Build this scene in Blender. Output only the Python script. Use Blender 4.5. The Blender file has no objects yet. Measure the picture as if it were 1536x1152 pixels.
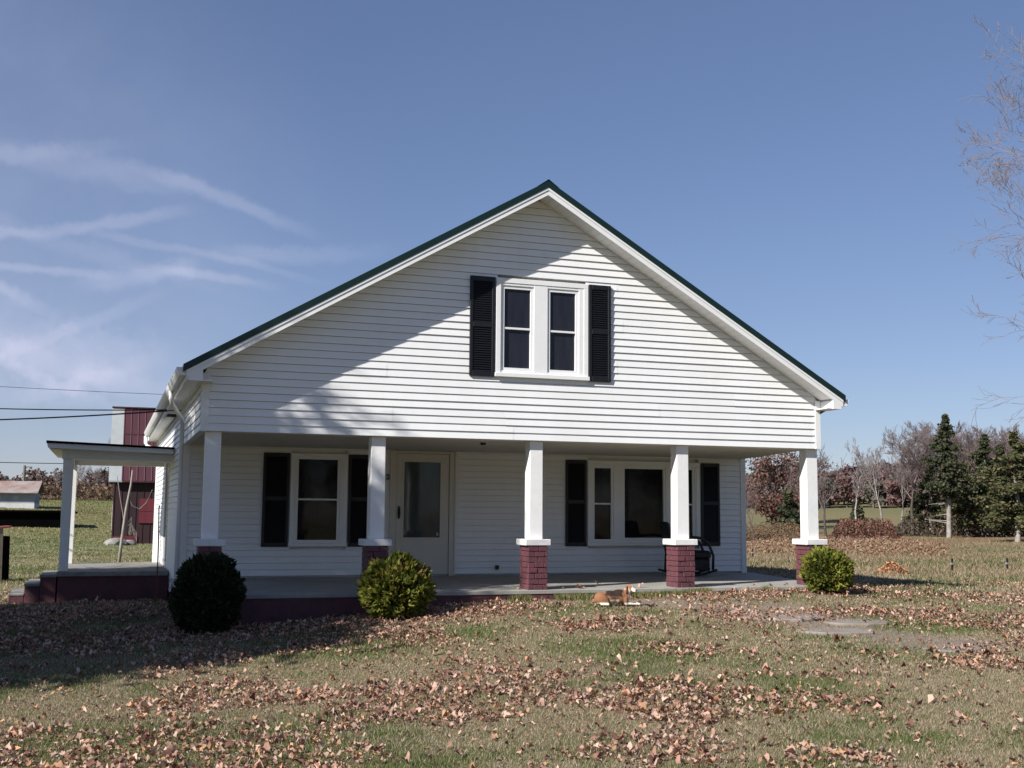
import bpy, bmesh, math, random
import numpy as np
from mathutils import Vector, Matrix

# ------------------------------------------------------------------ camera, sky, sun
S = bpy.context.scene
C = S.collection
RX = np.array([0.94381835, -0.33036418, 0.00815026])
FW = np.array([0.32752936, 0.93843029, 0.1098777])
UP = np.array([-0.0439481, -0.10103514, 0.9939117])
EYE = np.array([-1.1094, -15.2948, 1.0861])
FPX = 1729.03
cam = bpy.data.objects.new('camera', bpy.data.cameras.new('camera')); C.objects.link(cam)
cam.matrix_world = Matrix(((RX[0], UP[0], -FW[0], EYE[0]), (RX[1], UP[1], -FW[1], EYE[1]), (RX[2], UP[2], -FW[2], EYE[2]), (0, 0, 0, 1)))
cam.data.sensor_width = 36.0
cam.data.lens = 36.0 * FPX / 1536.0
cam.data.clip_start = 0.1
cam.data.clip_end = 3000
S.camera = cam
S.view_settings.view_transform = 'Standard'
S.view_settings.look = 'None'
S.view_settings.exposure = 0.52
S.view_settings.gamma = 1.0

def ray(u, v):
    d = FW + RX * (u - 768) / FPX + UP * (576 - v) / FPX
    return d / np.linalg.norm(d)
def at(u, v, dist):
    """point seen at (u, v) of the photograph at a horizontal distance in metres"""
    d = ray(u, v); h = math.hypot(d[0], d[1]); return EYE + d * dist / h

SUN = Vector((0.743, 0.358, -0.565)).normalized()      # travel direction of the light
sun_el = math.asin(-SUN.z)
sun_az = math.atan2(-SUN.x, -SUN.y)                 # clockwise from +Y
sl = bpy.data.lights.new('sun', 'SUN'); sl.energy = 5.0; sl.angle = math.radians(0.53); sl.color = (1.0, 0.955, 0.89)
so = bpy.data.objects.new('sun', sl); C.objects.link(so)
so.rotation_euler = SUN.to_track_quat('-Z', 'Y').to_euler()

W = bpy.data.worlds.new('World'); S.world = W; W.use_nodes = True
nt = W.node_tree; nt.nodes.clear()
def N(t, **k):
    n = nt.nodes.new(t)
    for a, b in k.items(): setattr(n, a, b)
    return n
def L(a, b): nt.links.new(a, b)
def M(op, a, b=None, c=None, clamp=False):
    n = N('ShaderNodeMath', operation=op, use_clamp=clamp)
    for i, x in enumerate((a, b, c)):
        if x is None: continue
        if isinstance(x, (int, float)): n.inputs[i].default_value = x
        else: L(x, n.inputs[i])
    return n.outputs[0]
sky = N('ShaderNodeTexSky', sky_type='NISHITA')
sky.sun_disc = False; sky.sun_elevation = sun_el; sky.sun_rotation = sun_az
sky.altitude = 200; sky.air_density = 1.0; sky.dust_density = 0.1; sky.ozone_density = 2.2
tc = N('ShaderNodeTexCoord')
DIR = tc.outputs['Generated']
nz = N('ShaderNodeTexNoise'); nz.inputs['Scale'].default_value = 9; nz.inputs['Detail'].default_value = 7; nz.inputs['Roughness'].default_value = .62
L(DIR, nz.inputs['Vector'])
nz2 = N('ShaderNodeTexNoise'); nz2.inputs['Scale'].default_value = 55; nz2.inputs['Detail'].default_value = 5; nz2.inputs['Roughness'].default_value = .65
L(DIR, nz2.inputs['Vector'])
def dot(vec):
    n = N('ShaderNodeVectorMath', operation='DOT_PRODUCT'); L(DIR, n.inputs[0]); n.inputs[1].default_value = tuple(float(q) for q in vec)
    return n.outputs['Value']
def smooth(x, lo, hi):
    n = N('ShaderNodeMapRange', interpolation_type='SMOOTHERSTEP', clamp=True); L(x, n.inputs[0])
    n.inputs[1].default_value = lo; n.inputs[2].default_value = hi; return n.outputs[0]
clouds = None
def streak(p, q, wpx, amt, fade=(.15, .15), warp=1.0):
    global clouds
    a, b = ray(*p), ray(*q)
    n = np.cross(a, b); n /= np.linalg.norm(n)
    m = np.cross(n, a); m /= np.linalg.norm(m); ang = math.acos(np.clip(a @ b, -1, 1)); w = wpx / FPX
    d = dot(n)
    wob = M('MULTIPLY_ADD', nz.outputs[0], .03 * warp, -.015 * warp)
    d = M('ABSOLUTE', M('ADD', d, wob))
    edge = M('MULTIPLY_ADD', nz2.outputs[0], w * 1.1, -w * .55)
    prof = M('SUBTRACT', 1.0, smooth(M('ADD', d, edge), w * .05, w * 1.15))
    t = dot(m)
    prof = M('MULTIPLY', prof, smooth(t, -math.sin(ang) * .02, math.sin(ang) * max(fade[0], .01)))
    prof = M('MULTIPLY', prof, M('SUBTRACT', 1.0, smooth(t, math.sin(ang) * (1 - fade[1]), math.sin(ang) * 1.02)))
    tex = M('MULTIPLY_ADD', nz.outputs[0], 1.0, .4)
    prof = M('MULTIPLY', M('MULTIPLY', prof, tex), amt)
    clouds = prof if clouds is None else M('ADD', clouds, prof)
streak((-260, 170), (330, 292), 26, .15, (.1, .3))
streak((170, 236), (520, 366), 15, .22, (.35, .45))
streak((-160, 372), (330, 312), 13, .24, (.1, .35))
streak((-120, 392), (200, 416), 9, .24, (.1, .4), .5)
streak((90, 430), (320, 400), 20, .22, (.35, .3))
streak((230, 404), (450, 438), 10, .22, (.2, .6), .5)
streak((290, 388), (640, 374), 20, .17, (.3, .6))
streak((-90, 390), (110, 490), 14, .22, (.1, .6), .7)
streak((-200, 520), (360, 560), 60, .22, (.1, .5))
streak((-200, 470), (420, 640), 26, .20, (.1, .4))
streak((-100, 300), (420, 470), 20, .10, (.3, .5))
streak((-200, 610), (260, 560), 30, .2, (.1, .5))
streak((-200, 430), (330, 600), 70, .14, (.1, .5))
streak((-60, 560), (300, 420), 12, .16, (.2, .5), .6)
streak((60, 330), (560, 440), 9, .14, (.3, .5), .6)
streak((-100, 500), (250, 640), 11, .20, (.1, .4), .6)
streak((-80, 240), (260, 210), 16, .09, (.1, .6))
streak((0, 600), (280, 530), 16, .16, (.2, .4))
veil = M('MULTIPLY', smooth(dot(ray(-420, 640)), .84, 1.0), M('MULTIPLY_ADD', nz.outputs[0], .9, .1))
clouds = M('ADD', clouds, M('MULTIPLY', veil, .32), clamp=True)
gam = N('ShaderNodeGamma'); L(sky.outputs[0], gam.inputs[0]); gam.inputs[1].default_value = .75
tint = N('ShaderNodeMixRGB', blend_type='MULTIPLY'); tint.inputs[0].default_value = 1; L(gam.outputs[0], tint.inputs[1]); tint.inputs[2].default_value = (.755, .805, 1.02, 1)
mix = N('ShaderNodeMixRGB'); L(clouds, mix.inputs[0]); L(tint.outputs[0], mix.inputs[1]); mix.inputs[2].default_value = (4.2, 4.4, 5.7, 1)
bg = N('ShaderNodeBackground'); L(mix.outputs[0], bg.inputs[0]); bg.inputs[1].default_value = 0.101
ow = N('ShaderNodeOutputWorld'); L(bg.outputs[0], ow.inputs[0])

# ------------------------------------------------------------------ helpers
rng = np.random.default_rng(11)
random.seed(5)
def mat(name, col, rough=.7, var=.0, scale=4.0, bump=0.0, bscale=60.0, col2=None, metal=0.0, spec=.5, streaks=False, trans=0.0):
    m = bpy.data.materials.new(name); m.use_nodes = True
    t = m.node_tree; b = t.nodes['Principled BSDF']
    b.inputs['Roughness'].default_value = rough; b.inputs['Metallic'].default_value = metal
    b.inputs['Specular IOR Level'].default_value = spec
    b.inputs['Base Color'].default_value = (*col, 1)
    if var or col2:
        g = t.nodes.new('ShaderNodeTexCoord')
        mp = t.nodes.new('ShaderNodeMapping'); t.links.new(g.outputs['Object'], mp.inputs[0])
        if streaks: mp.inputs['Scale'].default_value = (1, 1, .12)
        n = t.nodes.new('ShaderNodeTexNoise'); n.inputs['Scale'].default_value = scale; n.inputs['Detail'].default_value = 6; n.inputs['Roughness'].default_value = .65
        t.links.new(mp.outputs[0], n.inputs[0])
        r = t.nodes.new('ShaderNodeMapRange'); r.inputs[1].default_value = .35; r.inputs[2].default_value = .68; t.links.new(n.outputs[0], r.inputs[0])
        x = t.nodes.new('ShaderNodeMixRGB'); t.links.new(r.outputs[0], x.inputs[0])
        c2 = col2 or tuple(max(0, c * (1 - var)) for c in col)
        x.inputs[1].default_value = (*col, 1); x.inputs[2].default_value = (*c2, 1)
        t.links.new(x.outputs[0], b.inputs['Base Color'])
    if bump:
        g = t.nodes.new('ShaderNodeTexCoord')
        n = t.nodes.new('ShaderNodeTexNoise'); n.inputs['Scale'].default_value = bscale; n.inputs['Detail'].default_value = 4
        t.links.new(g.outputs['Object'], n.inputs[0])
        bp = t.nodes.new('ShaderNodeBump'); bp.inputs['Strength'].default_value = bump; bp.inputs['Distance'].default_value = .01
        t.links.new(n.outputs[0], bp.inputs['Height']); t.links.new(bp.outputs[0], b.inputs['Normal'])
    return m
def mat_attr(name, rough=.8, spec=.2, trans=0.0, noise=.0, nscale=30.):
    """base colour from the mesh's own 'col' attribute"""
    m = bpy.data.materials.new(name); m.use_nodes = True
    t = m.node_tree; b = t.nodes['Principled BSDF']; b.inputs['Roughness'].default_value = rough; b.inputs['Specular IOR Level'].default_value = spec
    a = t.nodes.new('ShaderNodeAttribute'); a.attribute_name = 'col'; out = a.outputs['Color']
    if noise:
        g = t.nodes.new('ShaderNodeTexCoord'); n = t.nodes.new('ShaderNodeTexNoise'); n.inputs['Scale'].default_value = nscale; n.inputs['Detail'].default_value = 8; n.inputs['Roughness'].default_value = .75
        t.links.new(g.outputs['Object'], n.inputs[0])
        r = t.nodes.new('ShaderNodeMapRange'); t.links.new(n.outputs[0], r.inputs[0]); r.inputs[1].default_value = .3; r.inputs[2].default_value = .7; r.inputs[3].default_value = 1 - noise; r.inputs[4].default_value = 1 + noise
        x = t.nodes.new('ShaderNodeMixRGB'); x.blend_type = 'MULTIPLY'; x.inputs[0].default_value = 1; t.links.new(out, x.inputs[1]); t.links.new(r.outputs[0], x.inputs[2]); out = x.outputs[0]
    t.links.new(out, b.inputs['Base Color'])
    if trans:
        tr = t.nodes.new('ShaderNodeBsdfTranslucent'); t.links.new(out, tr.inputs[0])
        mx = t.nodes.new('ShaderNodeMixShader'); mx.inputs[0].default_value = trans
        t.links.new(b.outputs[0], mx.inputs[1]); t.links.new(tr.outputs[0], mx.inputs[2]); t.links.new(mx.outputs[0], t.nodes['Material Output'].inputs[0])
    return m

def fastmesh(name, V, F, mats, cols=None, smooth=False, fmat=None):
    """V (n,3); F (m,k) same-size faces"""
    me = bpy.data.meshes.new(name); V = np.asarray(V, np.float32); F = np.asarray(F, np.int32); k = F.shape[1]
    me.vertices.add(len(V)); me.vertices.foreach_set('co', V.ravel())
    me.loops.add(F.size); me.loops.foreach_set('vertex_index', F.ravel())
    me.polygons.add(len(F)); me.polygons.foreach_set('loop_start', np.arange(len(F), dtype=np.int32) * k)
    if smooth: me.polygons.foreach_set('use_smooth', np.ones(len(F), bool))
    if fmat is not None: me.polygons.foreach_set('material_index', np.asarray(fmat, np.int32))
    for m in (mats if isinstance(mats, (list, tuple)) else [mats]): me.materials.append(m)
    if cols is not None:
        at_ = me.attributes.new('col', 'FLOAT_COLOR', 'POINT'); c = np.ones((len(V), 4), np.float32); c[:, :3] = cols; at_.data.foreach_set('color', c.ravel())
    me.update(calc_edges=True)
    return me
def addobj(name, me, parent=None, loc=None):
    o = bpy.data.objects.new(name, me); C.objects.link(o)
    if parent is not None: o.parent = parent
    if loc is not None: o.location = loc
    return o
def tag(o, label=None, cat=None, group=None, kind=None):
    if label: o['label'] = label
    if cat: o['category'] = cat
    if group: o['group'] = group
    if kind: o['kind'] = kind
    return o
def thing(name, loc, label, cat, group=None, rz=0):
    o = bpy.data.objects.new(name, None); C.objects.link(o); o.location = loc; o.rotation_euler = (0, 0, rz); o.empty_display_size = .2
    return tag(o, label, cat, group)
def copy_thing(o, loc, rz, label, scale=1.0):
    c = o.copy(); C.objects.link(c); c.location = loc; c.rotation_euler = (0, 0, rz); c.scale = (scale,) * 3 if not isinstance(scale, tuple) else scale
    if label: c['label'] = label
    for ch in o.children:
        d = ch.copy(); C.objects.link(d); d.parent = c
        for g in ch.children:
            e = g.copy(); C.objects.link(e); e.parent = d
    return c
class MB:
    def __init__(s, org=(0, 0, 0)): s.v = []; s.f = []; s.org = org
    def add(s, vs, fs):
        b = len(s.v); s.v += [tuple(map(float, q)) for q in vs]; s.f += [tuple(i + b for i in f) for f in fs]; return s
    def quad(s, *p): return s.add(p, [tuple(range(len(p)))])
    def box(s, x0, y0, z0, x1, y1, z1):
        x0, x1 = sorted((x0, x1)); y0, y1 = sorted((y0, y1)); z0, z1 = sorted((z0, z1))
        return s.add([(x0, y0, z0), (x1, y0, z0), (x1, y1, z0), (x0, y1, z0), (x0, y0, z1), (x1, y0, z1), (x1, y1, z1), (x0, y1, z1)],
                     [(0, 3, 2, 1), (4, 5, 6, 7), (0, 1, 5, 4), (1, 2, 6, 5), (2, 3, 7, 6), (3, 0, 4, 7)])
    def taper(s, cx, cy, z0, z1, w0, d0, w1, d1, dx=0, dy=0):
        p = lambda x, y, w, d, z: [(x - w / 2, y - d / 2, z), (x + w / 2, y - d / 2, z), (x + w / 2, y + d / 2, z), (x - w / 2, y + d / 2, z)]
        return s.add(p(cx, cy, w0, d0, z0) + p(cx + dx, cy + dy, w1, d1, z1), [(0, 3, 2, 1), (4, 5, 6, 7), (0, 1, 5, 4), (1, 2, 6, 5), (2, 3, 7, 6), (3, 0, 4, 7)])
    def prism(s, poly, ax, a, b):
        """poly: list of 2-D points in the two other axes, extruded along ax from a to b"""
        def P(p, t):
            q = list(p); q.insert('XYZ'.index(ax), t); return tuple(q)
        n = len(poly)
        s.add([P(p, a) for p in poly] + [P(p, b) for p in poly],
              [tuple(range(n))[::-1], tuple(range(n, 2 * n))] + [(i, (i + 1) % n, n + (i + 1) % n, n + i) for i in range(n)])
        return s
    def tube(s, pts, r, n=6, cap=True):
        pts = [np.array(p, float) for p in pts]; r = r if isinstance(r, (list, tuple, np.ndarray)) else [r] * len(pts)
        b = len(s.v)
        for i, p in enumerate(pts):
            d = pts[min(i + 1, len(pts) - 1)] - pts[max(i - 1, 0)]; d /= (np.linalg.norm(d) + 1e-9)
            a = np.cross(d, (0, 0, 1.) if abs(d[2]) < .9 else (1., 0, 0)); a /= np.linalg.norm(a); c = np.cross(d, a)
            for k in range(n):
                t = 2 * math.pi * k / n; s.v.append(tuple(p + r[i] * (math.cos(t) * a + math.sin(t) * c)))
        for i in range(len(pts) - 1):
            for k in range(n): s.f.append((b + i * n + k, b + i * n + (k + 1) % n, b + (i + 1) * n + (k + 1) % n, b + (i + 1) * n + k))
        if cap: s.f.append(tuple(b + k for k in range(n))[::-1]); s.f.append(tuple(b + (len(pts) - 1) * n + k for k in range(n)))
        return s
    def build(s, name, m, parent=None, smooth=False, bevel=0.0, fix=True):
        me = bpy.data.meshes.new(name); o = np.array(s.org)
        me.from_pydata([tuple(np.array(v) - o) for v in s.v], [], s.f)
        for q in (m if isinstance(m, (list, tuple)) else [m]): me.materials.append(q)
        if fix or bevel:
            bm = bmesh.new(); bm.from_mesh(me)
            if bevel: bmesh.ops.bevel(bm, geom=list(bm.edges), offset=bevel, segments=1, affect='EDGES', profile=.5)
            bmesh.ops.recalc_face_normals(bm, faces=bm.faces); bm.to_mesh(me); bm.free()
        if smooth: me.polygons.foreach_set('use_smooth', [True] * len(me.polygons))
        me.update(); return addobj(name, me, parent)

def _h(ix, iy, s):
    n = (ix.astype(np.int64) * 374761393 + iy.astype(np.int64) * 668265263 + s * 1442695041) & 0xffffffff
    n = ((n ^ (n >> 13)) * 1274126177) & 0xffffffff
    return ((n ^ (n >> 16)) & 0xffff) / 65535.0
def vnoise(x, y, s=0):
    x = np.asarray(x, float); y = np.asarray(y, float); ix = np.floor(x); iy = np.floor(y); fx = x - ix; fy = y - iy
    fx = fx * fx * (3 - 2 * fx); fy = fy * fy * (3 - 2 * fy)
    a = _h(ix, iy, s); b = _h(ix + 1, iy, s); c = _h(ix, iy + 1, s); d = _h(ix + 1, iy + 1, s)
    return (a * (1 - fx) + b * fx) * (1 - fy) + (c * (1 - fx) + d * fx) * fy
def fbm(x, y, s=0, o=4):
    t = 0; a = .5
    for i in range(o): t = t + a * vnoise(x * 2 ** i, y * 2 ** i, s + i); a *= .5
    return t / (1 - .5 ** o)
def sstep(x, a, b):
    t = np.clip((x - a) / (b - a), 0, 1); return t * t * (3 - 2 * t)

# ------------------------------------------------------------------ terrain height
CP = [(8.3, 0, -.07), (6.6, 0, -.11), (5.2, 0, -.14), (3.6, 0, -.17), (3, 0, -.22), (1.8, 0, -.32), (.9, 0, -.38), (-.25, 0, -.41), (-1.7, 5, -.5), (-.25, 6, -.52), (10, 0, -.1),
      (10, 4, -.15), (13, 3, -.17), (-3, 5.5, -.55), (-1.1, -15.3, -.55), (3, -5, -.36), (8, -5, -.27), (0, -5, -.5), (12, -5, -.2), (15, -10, -.3), (-8, -5, -.7), (-8, 5, -.7),
      (-10, -15, -.7), (3, -10, -.46), (0, -30, -.6), (20, -30, -.4), (-30, -10, -.8), (30, 0, -.3), (5, 10, -.3), (5, 16, -.35)]
def polar(az, d, z): CP.append((EYE[0] + d * math.sin(az), EYE[1] + d * math.cos(az), z))
for q in ((.7, 27, -.2), (.7, 45, -.3), (.7, 80, -.35), (.55, 80, -.35), (.45, 80, -.4), (.85, 80, -.25), (.6, 110, .5), (.45, 110, .4), (.6, 150, 2.4), (.45, 150, 2.4), (.8, 150, 3), (.6, 250, 8), (.45, 250, 8), (.85, 250, 9),
          (.2, 150, 1.5), (0, 50, -.36), (-.1, 50, -.3), (-.08, 80, .9), (0, 80, .7), (-.05, 112, 1.95), (-.2, 112, 2.1), (.05, 112, 1.9), (-.05, 200, 4), (-.3, 50, -.4), (.2, 50, -.35), (-.3, 80, .9), (.2, 250, 5), (-.3, 250, 6),
          (-.1, 30, -.45), (-.2, 22, -.55), (1.2, 80, -.3), (1.2, 200, 4), (-.8, 80, 0), (3.14, 150, 0), (2.2, 150, 0), (4, 150, 0)): polar(*q)
CPA = np.array(CP); _c = 2.0
def _phi(r): return -np.sqrt(r * r + _c * _c)
_n = len(CPA); _A = np.zeros((_n + 3, _n + 3)); _d = np.hypot(CPA[:, None, 0] - CPA[None, :, 0], CPA[:, None, 1] - CPA[None, :, 1])
_A[:_n, :_n] = _phi(_d) ; _A[:_n, _n] = 1; _A[:_n, _n + 1] = CPA[:, 0] / 100; _A[:_n, _n + 2] = CPA[:, 1] / 100; _A[_n:, :_n] = _A[:_n, _n:].T
_w = np.linalg.solve(_A, np.concatenate([CPA[:, 2], [0, 0, 0]]))
def gz(x, y):
    x = np.asarray(x, float); y = np.asarray(y, float); sh = x.shape; xf = x.ravel(); yf = y.ravel(); out = np.empty(len(xf))
    for i in range(0, len(xf), 20000):
        a = xf[i:i + 20000]; b = yf[i:i + 20000]
        out[i:i + 20000] = _phi(np.hypot(a[:, None] - CPA[None, :, 0], b[:, None] - CPA[None, :, 1])) @ _w[:_n] + _w[_n] + _w[_n + 1] * a / 100 + _w[_n + 2] * b / 100
    out = np.clip(out, -1.5, 14)
    near = np.exp(-((xf - 4) ** 2 + (yf + 4) ** 2) / 900)
    out += near * (fbm(xf * .7, yf * .7, 3) - .5) * .05 * sstep(np.hypot(xf * 0, yf + .0), .5, 2.5)
    return out.reshape(sh)
def gz1(x, y): return float(gz(np.array([x]), np.array([y]))[0])
def dist(x, y): return np.hypot(x - EYE[0], y - EYE[1])
def azim(x, y): return np.arctan2(x - EYE[0], y - EYE[1])

PATCH = np.array([(6.2, -.9), (6.9, -1.6), (6.9, -2.6), (7.0, -3.6), (7.3, -4.9)])   # bare earth running from the dog to the flagstones
def segdist(x, y, P):
    best = np.full(np.shape(x), 1e9)
    for a, b in zip(P[:-1], P[1:]):
        ab = b - a; t = np.clip(((x - a[0]) * ab[0] + (y - a[1]) * ab[1]) / (ab @ ab), 0, 1)
        best = np.minimum(best, np.hypot(x - a[0] - t * ab[0], y - a[1] - t * ab[1]))
    return best
def dirtness(x, y):
    d = segdist(x, y, PATCH) + (fbm(x * 1.6, y * 1.6, 9) - .5) * 1.0
    return .88 * (1 - sstep(d, .25, 1.05))
def track(x, y):
    """far red clay track, in front of the cedars"""
    a = azim(x, y); r = dist(x, y)
    c = 46 + np.clip(a - .65, -.02, .1) / .083 * 36; w = 5 + 4 * vnoise(a * 30, r * .1, 4)
    return (1 - sstep(np.abs(r - c) + (fbm(x * .3, y * .3, 8) - .5) * 6, w * .3, w)) * sstep(a, .60, .66)
GREEN = np.array((.075, .100, .034)); STRAW = np.array((.30, .24, .145)); DIRT = np.array((.235, .185, .15)); CLAY = np.array((.27, .125, .075)); FGREEN = np.array((.16, .150, .078)); THATCH = np.array((.16, .135, .07))
def straw(x, y): return .12 + .88 * sstep(fbm(x * .75, y * .75, 21, 5) * .7 + fbm(x * 3.1, y * 3.1, 5, 3) * .3, .36, .60)
def leafy(x, y):
    a = fbm(x * .9 + 7, y * 1.1, 31, 5); d = sstep(a, .45, .61)
    d = d * .86 + .10
    front = np.exp(-((y + .9) / .75) ** 2) * sstep(-x, -5.2, -3.4) * sstep(x, -6, -4)    # drift along the foundation
    d = np.maximum(d, front * 1.25)
    d = np.maximum(d, .9 * np.exp(-(((x + 1.2) / 3) ** 2 + ((y - 3.2) / 1.7) ** 2)))
    d *= 1 - .6 * sstep(x - .35 * (y + 5), 7, 11)
    return d * (1 - .75 * dirtness(x, y))

# ground sheet
def grid1(lo, hi, dn, near, growth=1.13):
    a = list(np.arange(near[0], near[1], dn)); s = dn
    while a[-1] < hi: s *= growth; a.append(a[-1] + s)
    b = []; s = dn; c = near[0]
    while c > lo: s *= growth; c -= s; b.append(c)
    return np.array(b[::-1] + a)
gx = grid1(-900, 1100, .16, (-7, 16)); gy = grid1(-500, 1300, .16, (-12, 4))
X, Y = np.meshgrid(gx, gy); Zg = gz(X, Y)
cols = np.empty(X.shape + (3,)); R_ = dist(X, Y)
st = straw(X, Y)[..., None]; lf = np.clip(leafy(X, Y), 0, 1)[..., None]
base = (GREEN * 1.2) * (1 - st) + (THATCH * 1.05) * st
base = base * (1 - .35 * lf) + np.array((.20, .125, .09)) * .35 * lf
farm = sstep(R_, 17, 40)[..., None]
fs = sstep(fbm(X * .08, Y * .16, 55, 4), .38, .62)[..., None]
A_ = azim(X, Y)
leftish = (1 - sstep(A_, .1, .25))[..., None]
far = (FGREEN * (1 - fs) + np.array((.20, .165, .085)) * fs) * (1 - leftish) + (FGREEN * np.array((.88, 1.10, .80)) * (1 - fs * .55) + np.array((.23, .185, .10)) * fs * .55) * leftish
base = base * (1 - farm) + far * farm
dd = dirtness(X, Y)[..., None]; base = base * (1 - dd) + DIRT * dd
tk = track(X, Y)[..., None]; base = base * (1 - tk) + CLAY * tk
brown = (sstep(R_, 64, 70) * (1 - sstep(R_, 84, 95)) * sstep(fbm(X * .1, Y * .1, 77), .35, .6))[..., None] * .6
base = base * (1 - brown) + np.array((.20, .13, .08)) * brown
V = np.stack([X, Y, Zg], -1).reshape(-1, 3); ny, nx = X.shape
ii = np.arange(ny * nx).reshape(ny, nx); F = np.stack([ii[:-1, :-1], ii[:-1, 1:], ii[1:, 1:], ii[1:, :-1]], -1).reshape(-1, 4)
m_ground = mat_attr('lawn_soil', .95, .1, noise=.45, nscale=14)
go = addobj('ground', fastmesh('ground', V, F, m_ground, base.reshape(-1, 3), True)); tag(go, 'leaf-strewn front lawn running out into pale pasture', None, kind='structure')

# ------------------------------------------------------------------ materials
m_sid = mat('white_vinyl_siding', (.80, .805, .81), .42, .05, 2.0, streaks=True, col2=(.76, .76, .75), bump=.25, bscale=2.2)
m_trim = mat('white_trim', (.80, .80, .80), .45, .05, 3.0)
m_ceil = mat('porch_ceiling_ground_bounce', (.62, .58, .50), .7, .08, 2)  # beige light reflected off the ground is put into the ceiling colour
m_post = mat('post_white_paint', (.82, .82, .81), .5, .07, 5, bump=.15, bscale=25)
m_cap = mat('cap_concrete_paint', (.78, .77, .75), .8, .15, 9, bump=.3, bscale=40)
m_brick = mat('painted_maroon_brick', (.150, .048, .060), .62, .25, 9, bump=.6, bscale=45, col2=(.085, .036, .045))
m_brick2 = mat('painted_maroon_concrete', (.120, .036, .046), .7, .4, 5, bump=.4, bscale=30, col2=(.06, .026, .032))
m_conc = mat('porch_concrete', (.36, .345, .31), .8, .25, 3, bump=.25, bscale=50)
m_conc2 = mat('old_concrete', (.30, .29, .27), .85, .4, 5, bump=.4, bscale=30)
m_green = mat('green_metal_roof', (.008, .025, .021), .35, .15, 3, metal=.2)
m_black = mat('black_shutter_plastic', (.0055, .0055, .009), .5, .2, 6)
m_door = mat('cream_door_paint', (.60, .57, .50), .5, .06, 3)
m_dark = mat('dark_metal', (.01, .01, .01), .4)
m_brass = mat('dark_bronze', (.03, .022, .018), .35, metal=.7)
m_vent = mat('vent_black', (.01, .01, .01), .8)
m_gut = mat('gutter_white', (.78, .78, .79), .35, .06, 4)
m_barnroof = mat('red_barn_metal', (.082, .024, .033), .55, .3, .8, streaks=True, col2=(.058, .020, .026))
m_galv = mat('galvanised_sheet', (.36, .38, .385), .45, .15, 2, streaks=True)
m_barnwall = mat('dark_red_boards_tree_shade', (.040, .012, .017), .85, .6, 4, streaks=True, col2=(.02, .011, .014))  # dark red boards, toned darker and mottled to carry a tree's shadow
m_barndoor = mat('red_barn_door', (.14, .018, .030), .8, .3, 3, streaks=True)
m_rust = mat('rusty_roof_sheet', (.36, .34, .33), .7, .4, .9, streaks=True, col2=(.26, .14, .10))
m_grey = mat('grey_block_wall', (.30, .34, .38), .9, .2, 1.5)
m_whitew = mat('whitewashed_block', (.62, .63, .62), .9, .2, 1.5)
m_tar = mat('black_tar_sheet', (.004, .004, .0045), 1.0, .3, 2, spec=0.0)
m_wood = mat('weathered_wood', (.20, .17, .14), .9, .4, 8, streaks=True, bump=.4)
m_redwood = mat('faded_red_board', (.25, .06, .05), .8, .3, 6)
m_wire = mat('cable_black', (.02, .02, .022), .6)
def glass_mat(name, c, w):
    m = mat(name, c, .06, spec=.34)
    t = m.node_tree; b = t.nodes['Principled BSDF']
    g = t.nodes.new('ShaderNodeTexCoord'); mp = t.nodes.new('ShaderNodeMapping'); mp.inputs['Scale'].default_value = (9, 9, 1.6); t.links.new(g.outputs['Object'], mp.inputs[0])
    n = t.nodes.new('ShaderNodeTexNoise'); n.inputs['Scale'].default_value = 1.5; n.inputs['Detail'].default_value = 3; t.links.new(mp.outputs[0], n.inputs[0])
    x = t.nodes.new('ShaderNodeMixRGB'); t.links.new(n.outputs[0], x.inputs[0]); x.inputs[1].default_value = (*c, 1); x.inputs[2].default_value = (*w, 1); t.links.new(x.outputs[0], b.inputs['Base Color'])
    n2 = t.nodes.new('ShaderNodeTexNoise'); n2.inputs['Scale'].default_value = 1.3; t.links.new(g.outputs['Object'], n2.inputs[0])
    bp = t.nodes.new('ShaderNodeBump'); bp.inputs['Strength'].default_value = .12; bp.inputs['Distance'].default_value = .03; t.links.new(n2.outputs[0], bp.inputs['Height']); t.links.new(bp.outputs[0], b.inputs['Normal'])
    return m
m_glass = glass_mat('dark_window_glass', (.004, .004, .006), (.016, .014, .016))
m_glassu = glass_mat('curtained_window_glass', (.008, .008, .013), (.028, .029, .038))
m_glassd = glass_mat('storm_door_glass', (.035, .046, .050), (.065, .080, .085))

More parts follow.
